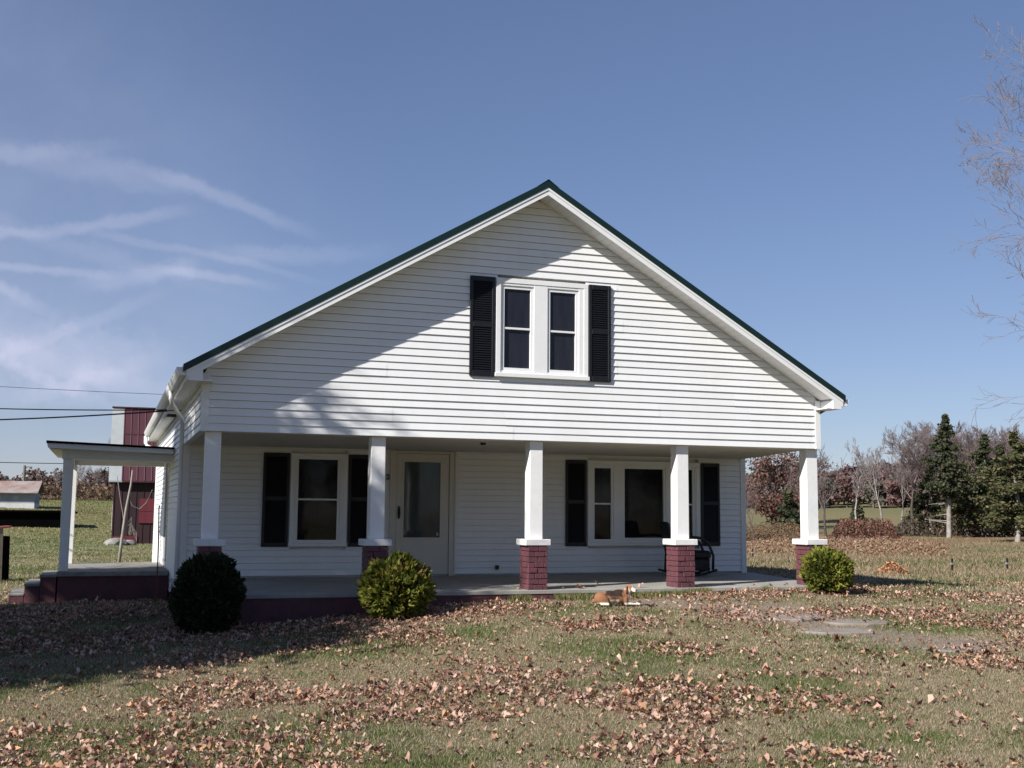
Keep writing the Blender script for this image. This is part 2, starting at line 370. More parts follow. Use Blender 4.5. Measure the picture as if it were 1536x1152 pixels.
# ------------------------------------------------------------------ the farmhouse
WD, ZB, D, XM, WB = 9.28, 2.088, 3.6, 4.62, 10.08
SL, ZR = .586, 5.753            # roof slope, ridge height
LEN = 13.6                       # house length
H = thing('farmhouse', (4.6, 5, -.2), 'white clapboard farmhouse with deep front porch, black shutters and green metal roof', 'house')
HO = (4.6, 5, -.2)
def hb(): return MB(HO)
CR, LG0, SLOT = .102, .019, .0045
def siding(mb, p0, d, length, z0, z1, nrm, holes=(), clip=None, off=0.0):
    """lapped boards on a wall starting at p0 (x, y) running along d; nrm = outward"""
    z = z0
    while z < z1 - 1e-6:
        t = min(z + CR, z1)
        def rng_(zz):
            return clip(zz) if clip else (0, length)
        a0, a1 = rng_(z); b0, b1 = rng_(t)
        segs = [(a0, a1, b0, b1)]
        for (h0, h1, k0, k1) in holes:
            if t > k0 + .001 and z < k1 - .001:
                new = []
                for (s0, s1, q0, q1) in segs:
                    if h0 > s0: new.append((s0, min(h0, s1), q0, min(h0, q1)))
                    if h1 < s1: new.append((max(h1, s0), s1, max(h1, q0), q1))
                segs = [g for g in new if g[1] > g[0] or g[3] > g[2]]
        row = int(round((z - z0) / CR)) // 2; jr = random.Random(row * 7 + int(length * 10)); js = sorted(jr.uniform(.1, .95) * length for _ in range(2 if length > 6 else 1))
        cut = []
        for (s0, s1, q0, q1) in segs:
            s1 = max(s1, s0); q1 = max(q1, q0); x_ = s0; y_ = q0; k_ = 0
            for j in js:
                if max(x_, y_) + .05 < j < min(s1, q1) - .05: cut.append((x_, j, y_, j, k_)); x_ = y_ = j; k_ += 1
            cut.append((x_, s1, y_, q1, k_))
        for (s0, s1, q0, q1, kk) in cut:
            LG = LG0 - .0035 * (kk % 2)
            P = lambda s, o, zz: (p0[0] + d[0] * s + nrm[0] * o, p0[1] + d[1] * s + nrm[1] * o, zz)
            u = t - SLOT
            mb.quad(P(s0, LG, z), P(s1, LG, z), P(q1, .001, u), P(q0, .001, u))
            mb.quad(P(s0, -.026, z), P(s1, -.026, z), P(s1, LG, z), P(s0, LG, z))
            mb.quad(P(q0, .001, u), P(q1, .001, u), P(q1, -.026, u), P(q0, -.026, u)); mb.quad(P(q0, -.026, u), P(q1, -.026, u), P(q1, -.026, t), P(q0, -.026, t))
        z = t
def xclip(z): # width of the gable at height z, under the rake
    h = (ZR - .17 - z) / SL
    return max(0.0, XM - max(h, 0)), min(WD, XM + max(h, 0))

gable_holes = [(4.0, 5.35, 3.02, 4.34)]
mb = hb(); siding(mb, (0, 0), (1, 0), WD, ZB + .0, ZR - .18, (0, -1), gable_holes, xclip)
gw = mb.build('gable_wall', m_sid, H, fix=False)
for a_, b_ in ((-.012, .085), (WD - .075, WD + .012)):
    mb = hb(); mb.box(a_, -.030, ZB - .004, b_, .09, 2.83); mb.build('corner_board', m_trim, gw)
mb = hb(); mb.box(.0, .004, ZB - .003, WD, .26, ZB + .25); mb.build('porch_beam', m_trim, H)
# wooden backing so that no light leaks through
mb = hb(); mb.prism([(0.0, ZB + .01), (WD, ZB + .01), (WD, ZR - .2 - SL * (WD - XM)), (XM, ZR - .2), (0.0, ZR - .2 - SL * XM)], 'Y', .10, .14); mb.build('wall', m_trim, H)

back_holes = [(1.70, 2.62, .52, 1.98), (3.36, 4.45, -.2, 2.095), (6.92, 9.12, .52, 1.98)]
mb = hb(); siding(mb, (0, D), (1, 0), WB, .03, 2.15, (0, -1), back_holes)
bw = mb.build('porch_wall', m_sid, H, fix=False)
for a_, b_ in ((0, .10), (WB - .09, WB + .012)):
    mb = hb(); mb.box(a_, D - .030, -.02, b_, D + .05, 2.1); mb.build('corner_board', m_trim, bw)
mb = hb(); mb.box(.02, D + .06, -1.0, WB - .02, D + .16, 2.6); mb.box(.02, D + .16, -1.0, .12, LEN, 2.7); mb.box(WB - .12, D + .16, -1., WB - .02, LEN, 2.4); mb.box(.12, LEN - .1, -1, WB - .12, LEN, 2.6)
mb.prism([(0.1, 2.6), (WB - .1, 2.3), (XM, ZR - .25)], 'Y', LEN - .1, LEN); mb.build('wall', m_trim, H)
# left side walls: upper band over the porch, then the full wall (door opening toward the side porch)
mb = hb(); siding(mb, (0, 0), (0, 1), D, ZB, 2.76, (-1, 0)); siding(mb, (0, D), (0, 1), LEN - D, -.34, 2.76, (-1, 0), [(7.5 - D, 8.55 - D, -.2, 2.05)])
sw = mb.build('side_wall', m_sid, H, fix=False)
for a_ in ((-.030, D - .02, -.35, .0, D + .09, ZB), (-.030, LEN - .1, -.35, .0, LEN, 2.76), (.0, .01, ZB - .002, .07, D, ZB + .02)):
    mb = hb(); mb.box(*a_); mb.build('corner_board', m_trim, sw)
mb = hb(); mb.box(.008, .07, ZB + .0, .05, D, 2.78); mb.build('wall', m_trim, H)
mb = hb(); mb.add([(WD, .1, ZB + .02), (WB, D, ZB + .02), (WB, D, 2.35), (WD, .1, 2.8), (WD - .05, .1, ZB + .02), (WB - .05, D, ZB + .02), (WB - .05, D, 2.35), (WD - .05, .1, 2.8)],
                  [(0, 1, 2, 3), (4, 7, 6, 5), (0, 4, 5, 1), (3, 2, 6, 7)]); mb.build('side_wall', m_sid, H)
# side door (dark screen, ajar frame)
mb = hb(); mb.box(-.03, 7.5, -.1, .02, 7.58, 2.05); mb.box(-.03, 8.47, -.1, .02, 8.55, 2.05); mb.box(-.03, 7.58, 1.97, .02, 8.47, 2.05)
sd = mb.build('side_door', m_trim, H)
mb = hb(); mb.box(-.012, 7.58, -.02, .0, 8.47, 1.97); mb.build('pane', m_glass, sd)
# foundation skirt of the main wall
mb = hb(); mb.box(-.0, D + .02, -1.1, .05, LEN, -.34); mb.build('foundation', m_brick2, H)

# ceiling and floor
mb = hb(); mb.add([(.05, .26, ZB + .002), (WD - .02, .26, ZB + .002), (WB - .02, D + .05, ZB + .002), (.05, D + .05, ZB + .002), (.05, .26, ZB + .05), (WD - .02, .26, ZB + .05), (WB - .02, D + .05, ZB + .05), (.05, D + .05, ZB + .05)],
                  [(0, 3, 2, 1), (4, 5, 6, 7), (0, 1, 5, 4), (1, 2, 6, 5), (2, 3, 7, 6), (3, 0, 4, 7)])
pc = mb.build('porch_ceiling', m_ceil, H)
mb = hb(); mb.tube([(4.1, .9, ZB - .03), (4.1, .9, ZB + .01)], [.035, .05], 10); mb.build('light_socket', m_brass, pc)
mb = hb(); mb.add([(-.12, -.03, -.06), (WD + .2, -.03, -.06), (WB + .15, D + .06, -.06), (-.12, D + .06, -.06), (-.12, -.03, 0), (WD + .2, -.03, 0), (WB + .15, D + .06, 0), (-.12, D + .06, 0)],
                  [(0, 3, 2, 1), (4, 5, 6, 7), (0, 1, 5, 4), (1, 2, 6, 5), (2, 3, 7, 6), (3, 0, 4, 7)]); pf = mb.build('porch_floor', m_conc, H, bevel=.008)
mb = hb(); mb.add([(-.10, -.015, -1.1), (WD + .18, -.015, -1.1), (WB + .13, D + .05, -1.1), (-.10, D + .05, -1.1), (-.10, -.015, -.062), (WD + .18, -.015, -.062), (WB + .13, D + .05, -.062), (-.10, D + .05, -.062)],
                  [(0, 3, 2, 1), (4, 5, 6, 7), (0, 1, 5, 4), (1, 2, 6, 5), (2, 3, 7, 6), (3, 0, 4, 7)]); mb.build('porch_foundation', m_brick2, H)

# posts on brick piers
def column(cx, cap_w=.375, py=.17):
    cy = py
    mb = hb(); mb.taper(cx, cy, .70, ZB - .004, .20, .205, .195, .20); p = mb.build('porch_post', m_post, H, bevel=.006)
    mb = hb(); mb.box(cx - cap_w / 2, cy - .205, .612, cx + cap_w / 2, cy + .205, .700); mb.build('cap', m_cap, p, bevel=.008)
    mb = hb(); w = .285; d = .36; y0 = -.018; rows = 8; hh = .612 / rows
    mb.box(cx - w / 2 + .012, y0 + .014, -.06, cx + w / 2 - .012, y0 + d - .012, .611)
    for r in range(rows):
        z0 = r * hh + .004; z1 = (r + 1) * hh - .006
        for fc in range(2):   # front and back faces
            cut = (.5 if r % 2 else .28) + random.uniform(-.08, .08)
            xs = [0, cut * w, w] if r % 2 else [0, cut * w, (cut + .5) * w, w]
            for a, b in zip(xs[:-1], xs[1:]):
                e = random.uniform(-.006, .009) ; jz = random.uniform(-.004, .004)
                ya, yb = (y0 - e, y0 + .03) if fc == 0 else (y0 + d - .03, y0 + d + e)
                mb.box(cx - w / 2 + a + (.003 if a else 0), ya, z0 + jz, cx - w / 2 + b - (.006 if b < w else 0), yb, z1 + jz)
        for sx in (-1, 1):
            ys = [.034, .19, d - .034] if r % 2 else [.034, .11, .27, d - .034]
            for a, b in zip(ys[:-1], ys[1:]):
                e = random.uniform(-.002, .003)
                x1 = cx + sx * (w / 2 - .02); x2 = cx + sx * (w / 2 + e)
                mb.box(x1, y0 + a, z0 - .001, x2, y0 + b - .004, z1 + .001)
    pr = mb.build('pier', m_brick, p, bevel=.0035)
    return p
for cx in (.165, 2.345, 4.63, 6.95, 9.19): column(cx)

# ------------------------------------------------------------------ windows, shutters, door
def window(x0, x1, z0, z1, yw, panes, rails, gm, cas=.07, sash=.045):
    """casing outside x0..x1, panes = list of (xa, xb, za, zb, split or None)"""
    mb = hb(); y0 = yw - .045
    mb.box(x0, y0, z1 - cas, x1, yw + .05, z1); mb.box(x0 - .015, y0 - .02, z0, x1 + .015, yw + .05, z0 + cas * .8)
    mb.box(x0, y0, z0 + cas * .8, x0 + cas, yw + .05, z1 - cas); mb.box(x1 - cas, y0, z0 + cas * .8, x1, yw + .05, z1 - cas)
    ed = [x0 + cas] + [v for p in panes for v in (p[0] - sash, p[1] + sash)] + [x1 - cas]
    for i in range(0, len(ed), 2):
        if ed[i + 1] - ed[i] > .004: mb.box(ed[i], y0 + .008, z0 + cas * .8, ed[i + 1], yw + .05, z1 - cas)
    w = mb.build('window', m_trim, H, bevel=.003)
    for (xa, xb, za, zb, sp) in panes:
        mb = hb(); ya = yw - .02
        mb.box(xa - sash, ya, zb, xb + sash, yw + .045, zb + sash); mb.box(xa - sash, ya, za - sash, xb + sash, yw + .045, za)
        zf0, zf1 = z0 + cas * .8, z1 - cas
        if zb + sash < zf1: mb.box(xa - sash, ya - .015, zb + sash, xb + sash, yw + .045, zf1)
        if za - sash > zf0: mb.box(xa - sash, ya - .015, zf0, xb + sash, yw + .045, za - sash)
        mb.box(xa - sash, ya, za, xa, yw + .045, zb); mb.box(xb, ya, za, xb + sash, yw + .045, zb)
        if sp: mb.box(xa, ya + .008, sp - .014, xb, yw + .04, sp + .014)
        mb.build('sash', m_trim, w, bevel=.002)
        if sp:
            mb = hb(); mb.box(xa - .004, yw + .008, sp, xb + .004, yw + .02, zb + .004); mb.build('pane', gm, w)
            mb = hb(); mb.box(xa - .004, yw + .022, za - .004, xb + .004, yw + .034, sp); mb.build('pane', gm, w)
        else:
            mb = hb(); mb.box(xa - .004, yw + .018, za - .004, xb + .004, yw + .03, zb + .004); mb.build('pane', gm, w)
    return w
window(3.97, 5.38, 2.97, 4.385, 0, [(4.10, 4.495, 3.105, 4.235, 3.67), (4.795, 5.19, 3.105, 4.235, 3.665)], 0, m_glassu)
window(1.69, 2.62, .495, 2.0, D, [(1.82, 2.46, .60, 1.905, 1.255)], 0, m_glass)
window(6.91, 9.13, .495, 2.0, D, [(7.045, 7.365, .61, 1.865, 1.235), (7.63, 8.40, .635, 1.865, None), (8.66, 8.99, .61, 1.865, 1.235)], 0, m_glass)
def shutter(x0, x1, z0, z1, yw):
    mb = hb(); y0 = yw - .045; y1 = yw - .014; st = .045
    mb.box(x0, y0, z0, x0 + st, y1, z1); mb.box(x1 - st, y0, z0, x1, y1, z1)
    zm = (z0 + z1) / 2 + .02
    for a, b in ((z0, z0 + .07), (zm - .035, zm + .035), (z1 - .07, z1)): mb.box(x0 + st, y0, a, x1 - st, y1, b)
    s_ = mb.build('shutter', m_black, H, bevel=.003)
    mb = hb(); mb.box(x0 + st, y1 - .008, z0 + .07, x1 - st, y1 - .002, z1 - .07)
    for a, b in ((z0 + .07, zm - .035), (zm + .035, z1 - .07)):
        n = int((b - a) / .032); h = (b - a) / n
        for i in range(n):
            za = a + i * h
            mb.add([(x0 + st, y0 + .004, za + .002), (x1 - st, y0 + .004, za + .002), (x1 - st, y0 + .008, za + .007), (x0 + st, y0 + .008, za + .007),
                    (x0 + st, y1 - .008, za + h), (x1 - st, y1 - .008, za + h)], [(0, 1, 2, 3), (3, 2, 5, 4), (0, 4, 5, 1)])
    mb.build('louvre', m_black, s_, fix=False)
shutter(3.585, 3.955, 2.965, 4.385, 0); shutter(5.395, 5.74, 2.965, 4.385, 0)
shutter(1.25, 1.672, .49, 2.0, D); shutter(2.64, 3.04, .49, 2.0, D)
shutter(6.49, 6.885, .49, 2.0, D); shutter(9.16, 9.54, .49, 1.995, D)
# front door
mb = hb(); mb.box(3.365, D - .035, 0.0, 3.445, D + .05, 2.085); mb.box(4.37, D - .035, 0.0, 4.45, D + .05, 2.085); mb.box(3.445, D - .035, 2.045, 4.37, D + .05, 2.085)
mb.box(3.335, D - .05, 0.0, 3.365, D + .05, 2.086); mb.box(4.45, D - .05, 0., 4.475, D + .05, 2.086)
mb.build('door_frame', m_door, H, bevel=.004)
mb = hb(); x0, x1 = 3.453, 4.362; g0, g1, k0, k1 = 3.58, 4.21, .64, 1.90; y0 = D - .012
for q in ((x0, .03, g0, 2.038), (g1, .03, x1, 2.038), (g0, .03, g1, k0), (g0, k1, g1, 2.038)): mb.box(q[0], y0, q[1], q[2], D + .03, q[3])
for q in ((g0 - .03, k0 - .03, g1 + .03, k0), (g0 - .03, k1, g1 + .03, k1 + .03), (g0 - .03, k0, g0, k1), (g1, k0, g1 + .03, k1)): mb.box(q[0], y0 - .012, q[1], q[2], y0 + .004, q[3])
dr = mb.build('front_door', m_door, H)
mb = hb(); mb.box(g0 - .004, D + .0, k0 - .004, g1 + .004, D + .012, k1 + .004); mb.build('pane', m_glassd, dr)
mb = hb(); mb.box(g1 - .055, D - .004, k0 + .03, g1 - .02, D - .0005, k0 + .08); mb.build('sticker', m_galv, dr)
mb = hb(); mb.tube([(3.50, y0 + .004, .97), (3.50, y0 - .04, .99), (3.50, y0 - .05, 1.05), (3.50, y0 - .04, 1.12), (3.50, y0 + .004, 1.14)], [.014, .016, .018, .016, .014], 8)
mb.box(3.482, y0 - .006, .95, 3.518, y0 + .002, 1.16); mb.build('handle', m_dark, dr)
cu = bpy.data.curves.new('digit', 'FONT'); cu.body = '2'; cu.size = .125; cu.extrude = .006; cu.align_x = 'CENTER'; cu.offset = .004
to = bpy.data.objects.new('digit', cu); C.objects.link(to); bpy.context.view_layer.update()
me = bpy.data.meshes.new_from_object(to.evaluated_get(bpy.context.evaluated_depsgraph_get())); bpy.data.objects.remove(to)
me.transform(Matrix.Translation((3.295 - HO[0], D - .056 - HO[1], 1.60 - HO[2])) @ Matrix.Rotation(math.radians(90), 4, 'X')); me.materials.clear(); me.materials.append(m_dark); addobj('house_number', me, H)
mb = hb(); mb.box(5.20, D - .05, .10, 5.26, D - .01, .17); mb.build('outlet_box', m_dark, H)

# ------------------------------------------------------------------ roof
def zr(x): return ZR - SL * abs(x - XM)
XL, XR = -.235, 9.47
EV = (-.38, LEN + .4)
mb = hb()
T = .075
# left slope, one slab; right slope widens behind the porch
def slab(x_e0, x_e1, sgn):
    pts = []
    for (y, xe) in ((EV[0], x_e0), (D, x_e1), (EV[1], x_e1)):
        pts += [(XM, y, ZR), (xe, y, zr(xe)), (xe, y, zr(xe) - T), (XM, y, ZR - T)]
    f = []
    for k in (0, 4):
        for a in range(4): f.append((k + a, k + (a + 1) % 4, k + 4 + (a + 1) % 4, k + 4 + a))
    f += [(0, 3, 2, 1), (8, 9, 10, 11)]
    mb.add(pts, f)
slab(XL - .03, XL - .03, -1); slab(XR + .03, 10.4, 1)
# ribs and ridge cap
y = EV[0] + .1
while y < EV[1]:
    for xe in (XL - .03, XR + .03):
        mb.add([(XM, y - .02, ZR - .003), (XM, y + .02, ZR - .003), (xe, y + .02, zr(xe) - .003), (xe, y - .02, zr(xe) - .003), (XM, y, ZR + .018), (xe, y, zr(xe) + .018)], [(0, 4, 5, 3), (1, 2, 5, 4)])
    y += .23
mb.add([(XM - .16, EV[0] - .015, zr(XM - .16) + .012), (XM, EV[0] - .015, ZR + .03), (XM + .16, EV[0] - .015, zr(XM + .16) + .012), (XM - .16, EV[1], zr(XM - .16) + .012), (XM, EV[1], ZR + .03), (XM + .16, EV[1], zr(XM + .16) + .012)], [(0, 1, 4, 3), (1, 2, 5, 4)])
# rake trim lip
for xa, xb in ((XL - .04, XM), (XM, XR + .04)):
    mb.add([(xa, EV[0] - .012, zr(xa) + .008), (xb, EV[0] - .012, zr(xb) + .008), (xb, EV[0] - .012, zr(xb) - .09), (xa, EV[0] - .012, zr(xa) - .09),
            (xa, EV[0] + .01, zr(xa) + .008), (xb, EV[0] + .01, zr(xb) + .008), (xb, EV[0] + .01, zr(xb) - .09), (xa, EV[0] + .01, zr(xa) - .09)], [(0, 1, 2, 3), (0, 4, 5, 1), (3, 2, 6, 7), (0, 3, 7, 4), (1, 5, 6, 2)])
roof = mb.build('roof', m_green, H)
# rake fascia (two steps) and rake soffit
mb = hb()
def rake(xa, xb, t0, t1, ya, yb):
    mb.add([(xa, ya, zr(xa) - t0), (xb, ya, zr(xb) - t0), (xb, ya, zr(xb) - t1), (xa, ya, zr(xa) - t1), (xa, yb, zr(xa) - t0), (xb, yb, zr(xb) - t0), (xb, yb, zr(xb) - t1), (xa, yb, zr(xa) - t1)],
           [(0, 1, 2, 3), (7, 6, 5, 4), (0, 4, 5, 1), (3, 2, 6, 7), (0, 3, 7, 4), (1, 5, 6, 2)])
for xa, xb in ((XL, XM), (XM, XR)):
    rake(xa, xb, T + .002, .196, EV[0] + .004, EV[0] + .03)
    rake(xa, xb, T + .002, .125, EV[0] - .006, EV[0] + .004)
# eave fascia
mb.box(XL, EV[0] + .03, 2.69, XL + .025, EV[1], zr(XL) - T - .002); mb.box(XR - .025, EV[0] + .03, 2.69, XR, D, zr(XR) - T - .002)
# boxed returns at the two corners
mb.prism([(XL + .026, 2.692), (-.03, 2.692), (-.03, zr(-.03) - .197), (XL + .026, zr(XL + .026) - .197)], 'Y', EV[0] + .006, -.028)
mb.prism([(XR - .026, 2.682), (WD + .014, 2.682), (WD + .014, zr(WD + .014) - .197), (XR - .026, zr(XR - .026) - .197)], 'Y', EV[0] + .006, -.035)
mb.build('fascia', m_trim, roof)
mb = hb()
for xa, xb in ((XL + .03, XM), (XM, XR - .03)):
    n = 46
    for i in range(n):
        a = xa + (xb - xa) * i / n; b = xa + (xb - xa) * (i + 1) / n - .004
        mb.add([(a, EV[0] + .03, zr(a) - .17), (b, EV[0] + .03, zr(b) - .17), (b, .03, zr(b) - .17), (a, .03, zr(a) - .17), (a, EV[0] + .03, zr(a) - .16), (b, EV[0] + .03, zr(b) - .16), (b, .03, zr(b) - .16), (a, .03, zr(a) - .16)],
               [(0, 3, 2, 1), (4, 5, 6, 7), (0, 1, 5, 4), (1, 2, 6, 5), (2, 3, 7, 6), (3, 0, 4, 7)])
mb.box(XL + .026, EV[0] + .03, 2.695, .1, EV[1], 2.71); mb.box(9.2, EV[0] + .03, 2.685, XR - .026, .0, 2.70)
sf = mb.build('soffit', m_trim, roof)
mb = hb(); mb.box(XL + .05, 5.2, 2.686, -.03, 5.75, 2.694); mb.build('soffit_vent', m_vent, sf)
# gutters
def gutter(x, sgn, y0, y1, z):
    prof = [(x, z + .10), (x, z), (x + sgn * .075, z), (x + sgn * .10, z + .05), (x + sgn * .115, z + .10), (x + sgn * .105, z + .10), (x + sgn * .088, z + .045), (x + sgn * .066, z + .012), (x + sgn * .012, z + .012), (x + sgn * .012, z + .10)]
    mb = hb(); mb.prism(prof, 'Y', y0, y1); mb.prism(prof[:5], 'Y', y0 - .004, y0 - .0005)
    return mb.build('gutter', m_gut, roof)
gutter(XL - .002, -1, EV[0] + .02, 13.0, 2.755); gutter(XR + .002, 1, EV[0] + .02, D, 2.735)
def rr(pts, w=.055, name='downspout'):
    mb = hb(); mb.tube(pts, w * .62, 8); return mb.build(name, m_gut, roof, smooth=True)
rr([(-.30, 1.9, 2.76), (-.30, 1.9, 2.66), (-.27, 2.05, 2.60), (-.12, 2.75, 2.47), (-.07, 2.95, 2.42), (-.065, 3.0, 2.34), (-.065, 3.02, 1.2), (-.065, 3.02, -.30)])
rr([(-.31, 12.8, 2.76), (-.31, 12.8, 2.60), (-.27, 12.7, 2.52), (-.10, 12.3, 2.42), (-.07, 12.2, 2.34), (-.07, 12.2, 2.1)], .07)

# ------------------------------------------------------------------ side porch
mb = hb(); mb.box(-1.86, 6.05, -.085, -.03, 9.5, -.002); slabp = mb.build('side_porch_floor', m_conc2, H, bevel=.01)
mb = hb(); mb.box(-1.84, 6.10, -1.1, -.03, 9.45, -.086); mb.build('side_porch_foundation', m_brick2, H)
mb = hb(); mb.box(-2.12, 6.12, -1.1, -1.862, 7.6, -.10); mb.box(-2.36, 6.12, -1.1, -2.122, 7.6, -.245); mb.box(-2.60, 6.12, -1.1, -2.362, 7.6, -.40)
stp = mb.build('steps', m_brick2, H, bevel=.008)
mb = hb(); mb.box(-2.13, 6.11, -.10, -1.862, 7.61, -.055); mb.box(-2.37, 6.11, -.245, -2.122, 7.61, -.205); mb.box(-2.61, 6.11, -.40, -2.362, 7.61, -.36); mb.build('tread', m_conc2, stp, bevel=.006)
for cy in (6.30, 9.12):
    mb = hb(); mb.taper(-1.765, cy, -.001, 1.935, .15, .15, .17, .17, dx=.0); mb.build('side_porch_post', m_post, H, bevel=.006)
mb = hb()
def slp(z, y0, y1, x0=-2.07, x1=-.03, dz=.10):     # board that drops toward the house (the photo shows its slight tilt)
    return [(x0, y0, z), (x1, y0, z - .03)]
mb.prism([(-1.87, 1.935), (-.03, 1.91), (-.03, 2.04), (-1.87, 2.10)], 'Y', 6.17, 6.30)
mb.box(-1.87, 6.30, 1.936, -1.74, 9.3, 2.08); mb.box(-1.74, 9.17, 1.93, -.03, 9.3, 2.06)
for k in range(15): mb.box(-1.80 + k * .12, 6.158, 1.94, -1.792 + k * .12, 6.1695, 2.05)
mb.build('side_porch_beam', m_sid, H)
mb = hb(); mb.prism([(-2.12, 2.185), (-.02, 2.125), (-.02, 2.16), (-2.12, 2.225)], 'Y', 5.82, 9.7); spr = mb.build('side_porch_roof', m_tar, H)
mb = hb(); mb.prism([(-2.09, 2.10), (-.03, 2.045), (-.03, 2.125), (-2.11, 2.184)], 'Y', 5.85, 5.88); mb.prism([(-2.09, 2.13), (-2.07, 2.13), (-2.07, 2.183), (-2.11, 2.183)], 'Y', 5.88, 9.65)
mb.build('fascia', m_trim, spr)
mb = hb(); mb.prism([(-2.07, 2.085), (-.03, 2.05), (-.03, 2.06), (-2.07, 2.095)], 'Y', 5.88, 9.65); mb.build('soffit', m_ceil, spr)
# cables and a thin rod beside the side porch
r_ = thing('metal_rod', (-.24, 5.35, gz1(-.24, 5.35)), 'thin rusty rod standing upright in front of the raised side porch floor', 'rod')
mb = MB((-.24, 5.35, gz1(-.24, 5.35))); g0_ = gz1(-.24, 5.35)
mb.tube([(-.24, 5.35, g0_ - .1), (-.245, 5.35, .5), (-.26, 5.36, 1.1)], .012, 6); mb.build('rod_shaft', mat('rusty_iron', (.16, .05, .035), .8, .3, 9), r_)
mb = MB((-.24, 5.35, g0_))
mb.tube([(-.265, 5.36, 1.1), (-.252, 5.36, 1.1), (-.258, 5.36, 1.14)], .016, 6); mb.build('rod_tip', m_galv, r_)
# ------------------------------------------------------------------ surroundings
# ------------------------------------------------------------------ vegetation builders
def segs_mesh(S_, n=3):
    """S_ (k,8): p0, p1, r0, r1 -> vertices and quads of open prisms"""
    S_ = np.asarray(S_, float); p0, p1, r0, r1 = S_[:, :3], S_[:, 3:6], S_[:, 6], S_[:, 7]
    d = p1 - p0; d /= (np.linalg.norm(d, axis=1, keepdims=True) + 1e-9)
    ref = np.where(np.abs(d[:, 2:3]) < .9, [[0, 0, 1.]], [[1., 0, 0]]); a = np.cross(d, ref); a /= np.linalg.norm(a, axis=1, keepdims=True); b = np.cross(d, a)
    k = len(S_); V = np.empty((k, 2 * n, 3))
    for i in range(n):
        t = 2 * math.pi * i / n; o = math.cos(t) * a + math.sin(t) * b
        V[:, i] = p0 + o * r0[:, None]; V[:, n + i] = p1 + o * r1[:, None]
    f = np.array([(i, (i + 1) % n, n + (i + 1) % n, n + i) for i in range(n)])
    F = (np.arange(k) * 2 * n)[:, None, None] + f[None]
    return V.reshape(-1, 3), F.reshape(-1, 4)
def grow(seed, H, r0, levels=5, trunk_frac=.35, spread=.65, kids=4, ratio=.62, up=.25, lean=(0, 0), wig=.10, twig=.006, first=.30, kmul=1.0):
    R = random.Random(seed); out = {0: [], 1: []}; tips = []
    def br(p, d, Ln, r, lv, key):
        n = 5 if lv == 0 else 3; rad = r; q = np.array(p, float); dd = np.array(d, float)
        pts = [q.copy()]; rs = [rad]
        for i in range(n):
            dd = dd + np.array([R.gauss(0, wig), R.gauss(0, wig), R.gauss(0, wig * .6) + (up * .12 if lv else 0)]); dd /= np.linalg.norm(dd)
            q = q + dd * Ln / n; rad = r * (1 - (i + 1) / n * (.72 if lv < levels else .9)); rad = max(rad, twig)
            pts.append(q.copy()); rs.append(rad)
        for i in range(n): out[key].append((*pts[i], *pts[i + 1], rs[i], rs[i + 1]))
        tips.append((pts[-1], lv))
        if lv >= levels: return
        kc = kids + (3 if lv == 0 else 0); kc = max(2, int(round(kc * kmul)))
        for j in range(kc):
            t = (first if lv == 0 else .22) + (1 - (first if lv == 0 else .22)) * (j + R.random()) / kc; t = min(t, .98)
            x = t * n; i = min(int(x), n - 1); pp = pts[i] + (pts[i + 1] - pts[i]) * (x - i); rr_ = rs[i] + (rs[i + 1] - rs[i]) * (x - i)
            ax = pts[i + 1] - pts[i]; ax /= np.linalg.norm(ax)
            th = R.uniform(0, 2 * math.pi) if lv else j * 2.4 + R.uniform(-.5, .5)
            a = np.cross(ax, (0.3, .2, 1.) if abs(ax[2]) < .9 else (1., 0, 0)); a /= np.linalg.norm(a); b = np.cross(ax, a)
            sp = spread * R.uniform(.75, 1.25)
            nd = ax * math.cos(sp) + (a * math.cos(th) + b * math.sin(th)) * math.sin(sp); nd[2] += up * .5; nd /= np.linalg.norm(nd)
            br(pp, nd, Ln * ratio * R.uniform(.75, 1.15) * (1.0 if lv else (1.15 - .55 * t)), rr_ * .62, lv + 1, 1)
    d0 = np.array([lean[0], lean[1], 1.]); d0 /= np.linalg.norm(d0)
    br((0, 0, -.2), d0, H * (.80 if trunk_frac > .3 else trunk_frac * 2), r0, 0, 0)
    return out[0], out[1], tips
def leafmesh(P, size, cols, var=.35, seed=1, nrm_up=.0, aspect=1.0):
    """loose quads at the points P; cols (k,3) palette"""
    g = np.random.default_rng(seed); k = len(P); a = g.normal(size=(k, 3)); a[:, 2] += nrm_up; a /= np.linalg.norm(a, axis=1, keepdims=True)
    t = g.normal(size=(k, 3)); u = np.cross(a, t); u /= np.linalg.norm(u, axis=1, keepdims=True); v = np.cross(a, u)
    s = size * g.uniform(.6, 1.4, (k, 1)); u = u * s; v = v * s * aspect
    V = np.stack([P - u * .5, P - v * .5 + u * .05, P + u * .5, P + v * .5 - u * .05], 1).reshape(-1, 3)
    F = np.arange(4 * k).reshape(k, 4)
    pal = np.asarray(cols)[g.integers(0, len(cols), k)] * g.uniform(1 - var, 1 + var, (k, 1))
    return V, F, np.repeat(pal, 4, 0)
m_bark_pale = mat('pale_grey_bark', (.36, .33, .30), .9, .45, 2.5, col2=(.17, .145, .13))
m_bark_dark = mat('dark_brown_bark', (.085, .066, .056), .9, .4, 3)
m_twig = mat('purple_grey_twigs', (.20, .155, .15), .9, .3, 2)
m_twig_pale = mat('pale_grey_twigs', (.30, .26, .25), .9, .3, 2)
m_twig_mid = mat('grey_brown_twigs', (.25, .20, .19), .9, .3, 2)
m_leaf = mat_attr('leaf_colour', .75, .25, trans=.25)
m_leafd = mat_attr('dry_leaf', .8, .2, trans=.18)
m_blade = mat_attr('grass_blade', .7, .25, trans=.25)

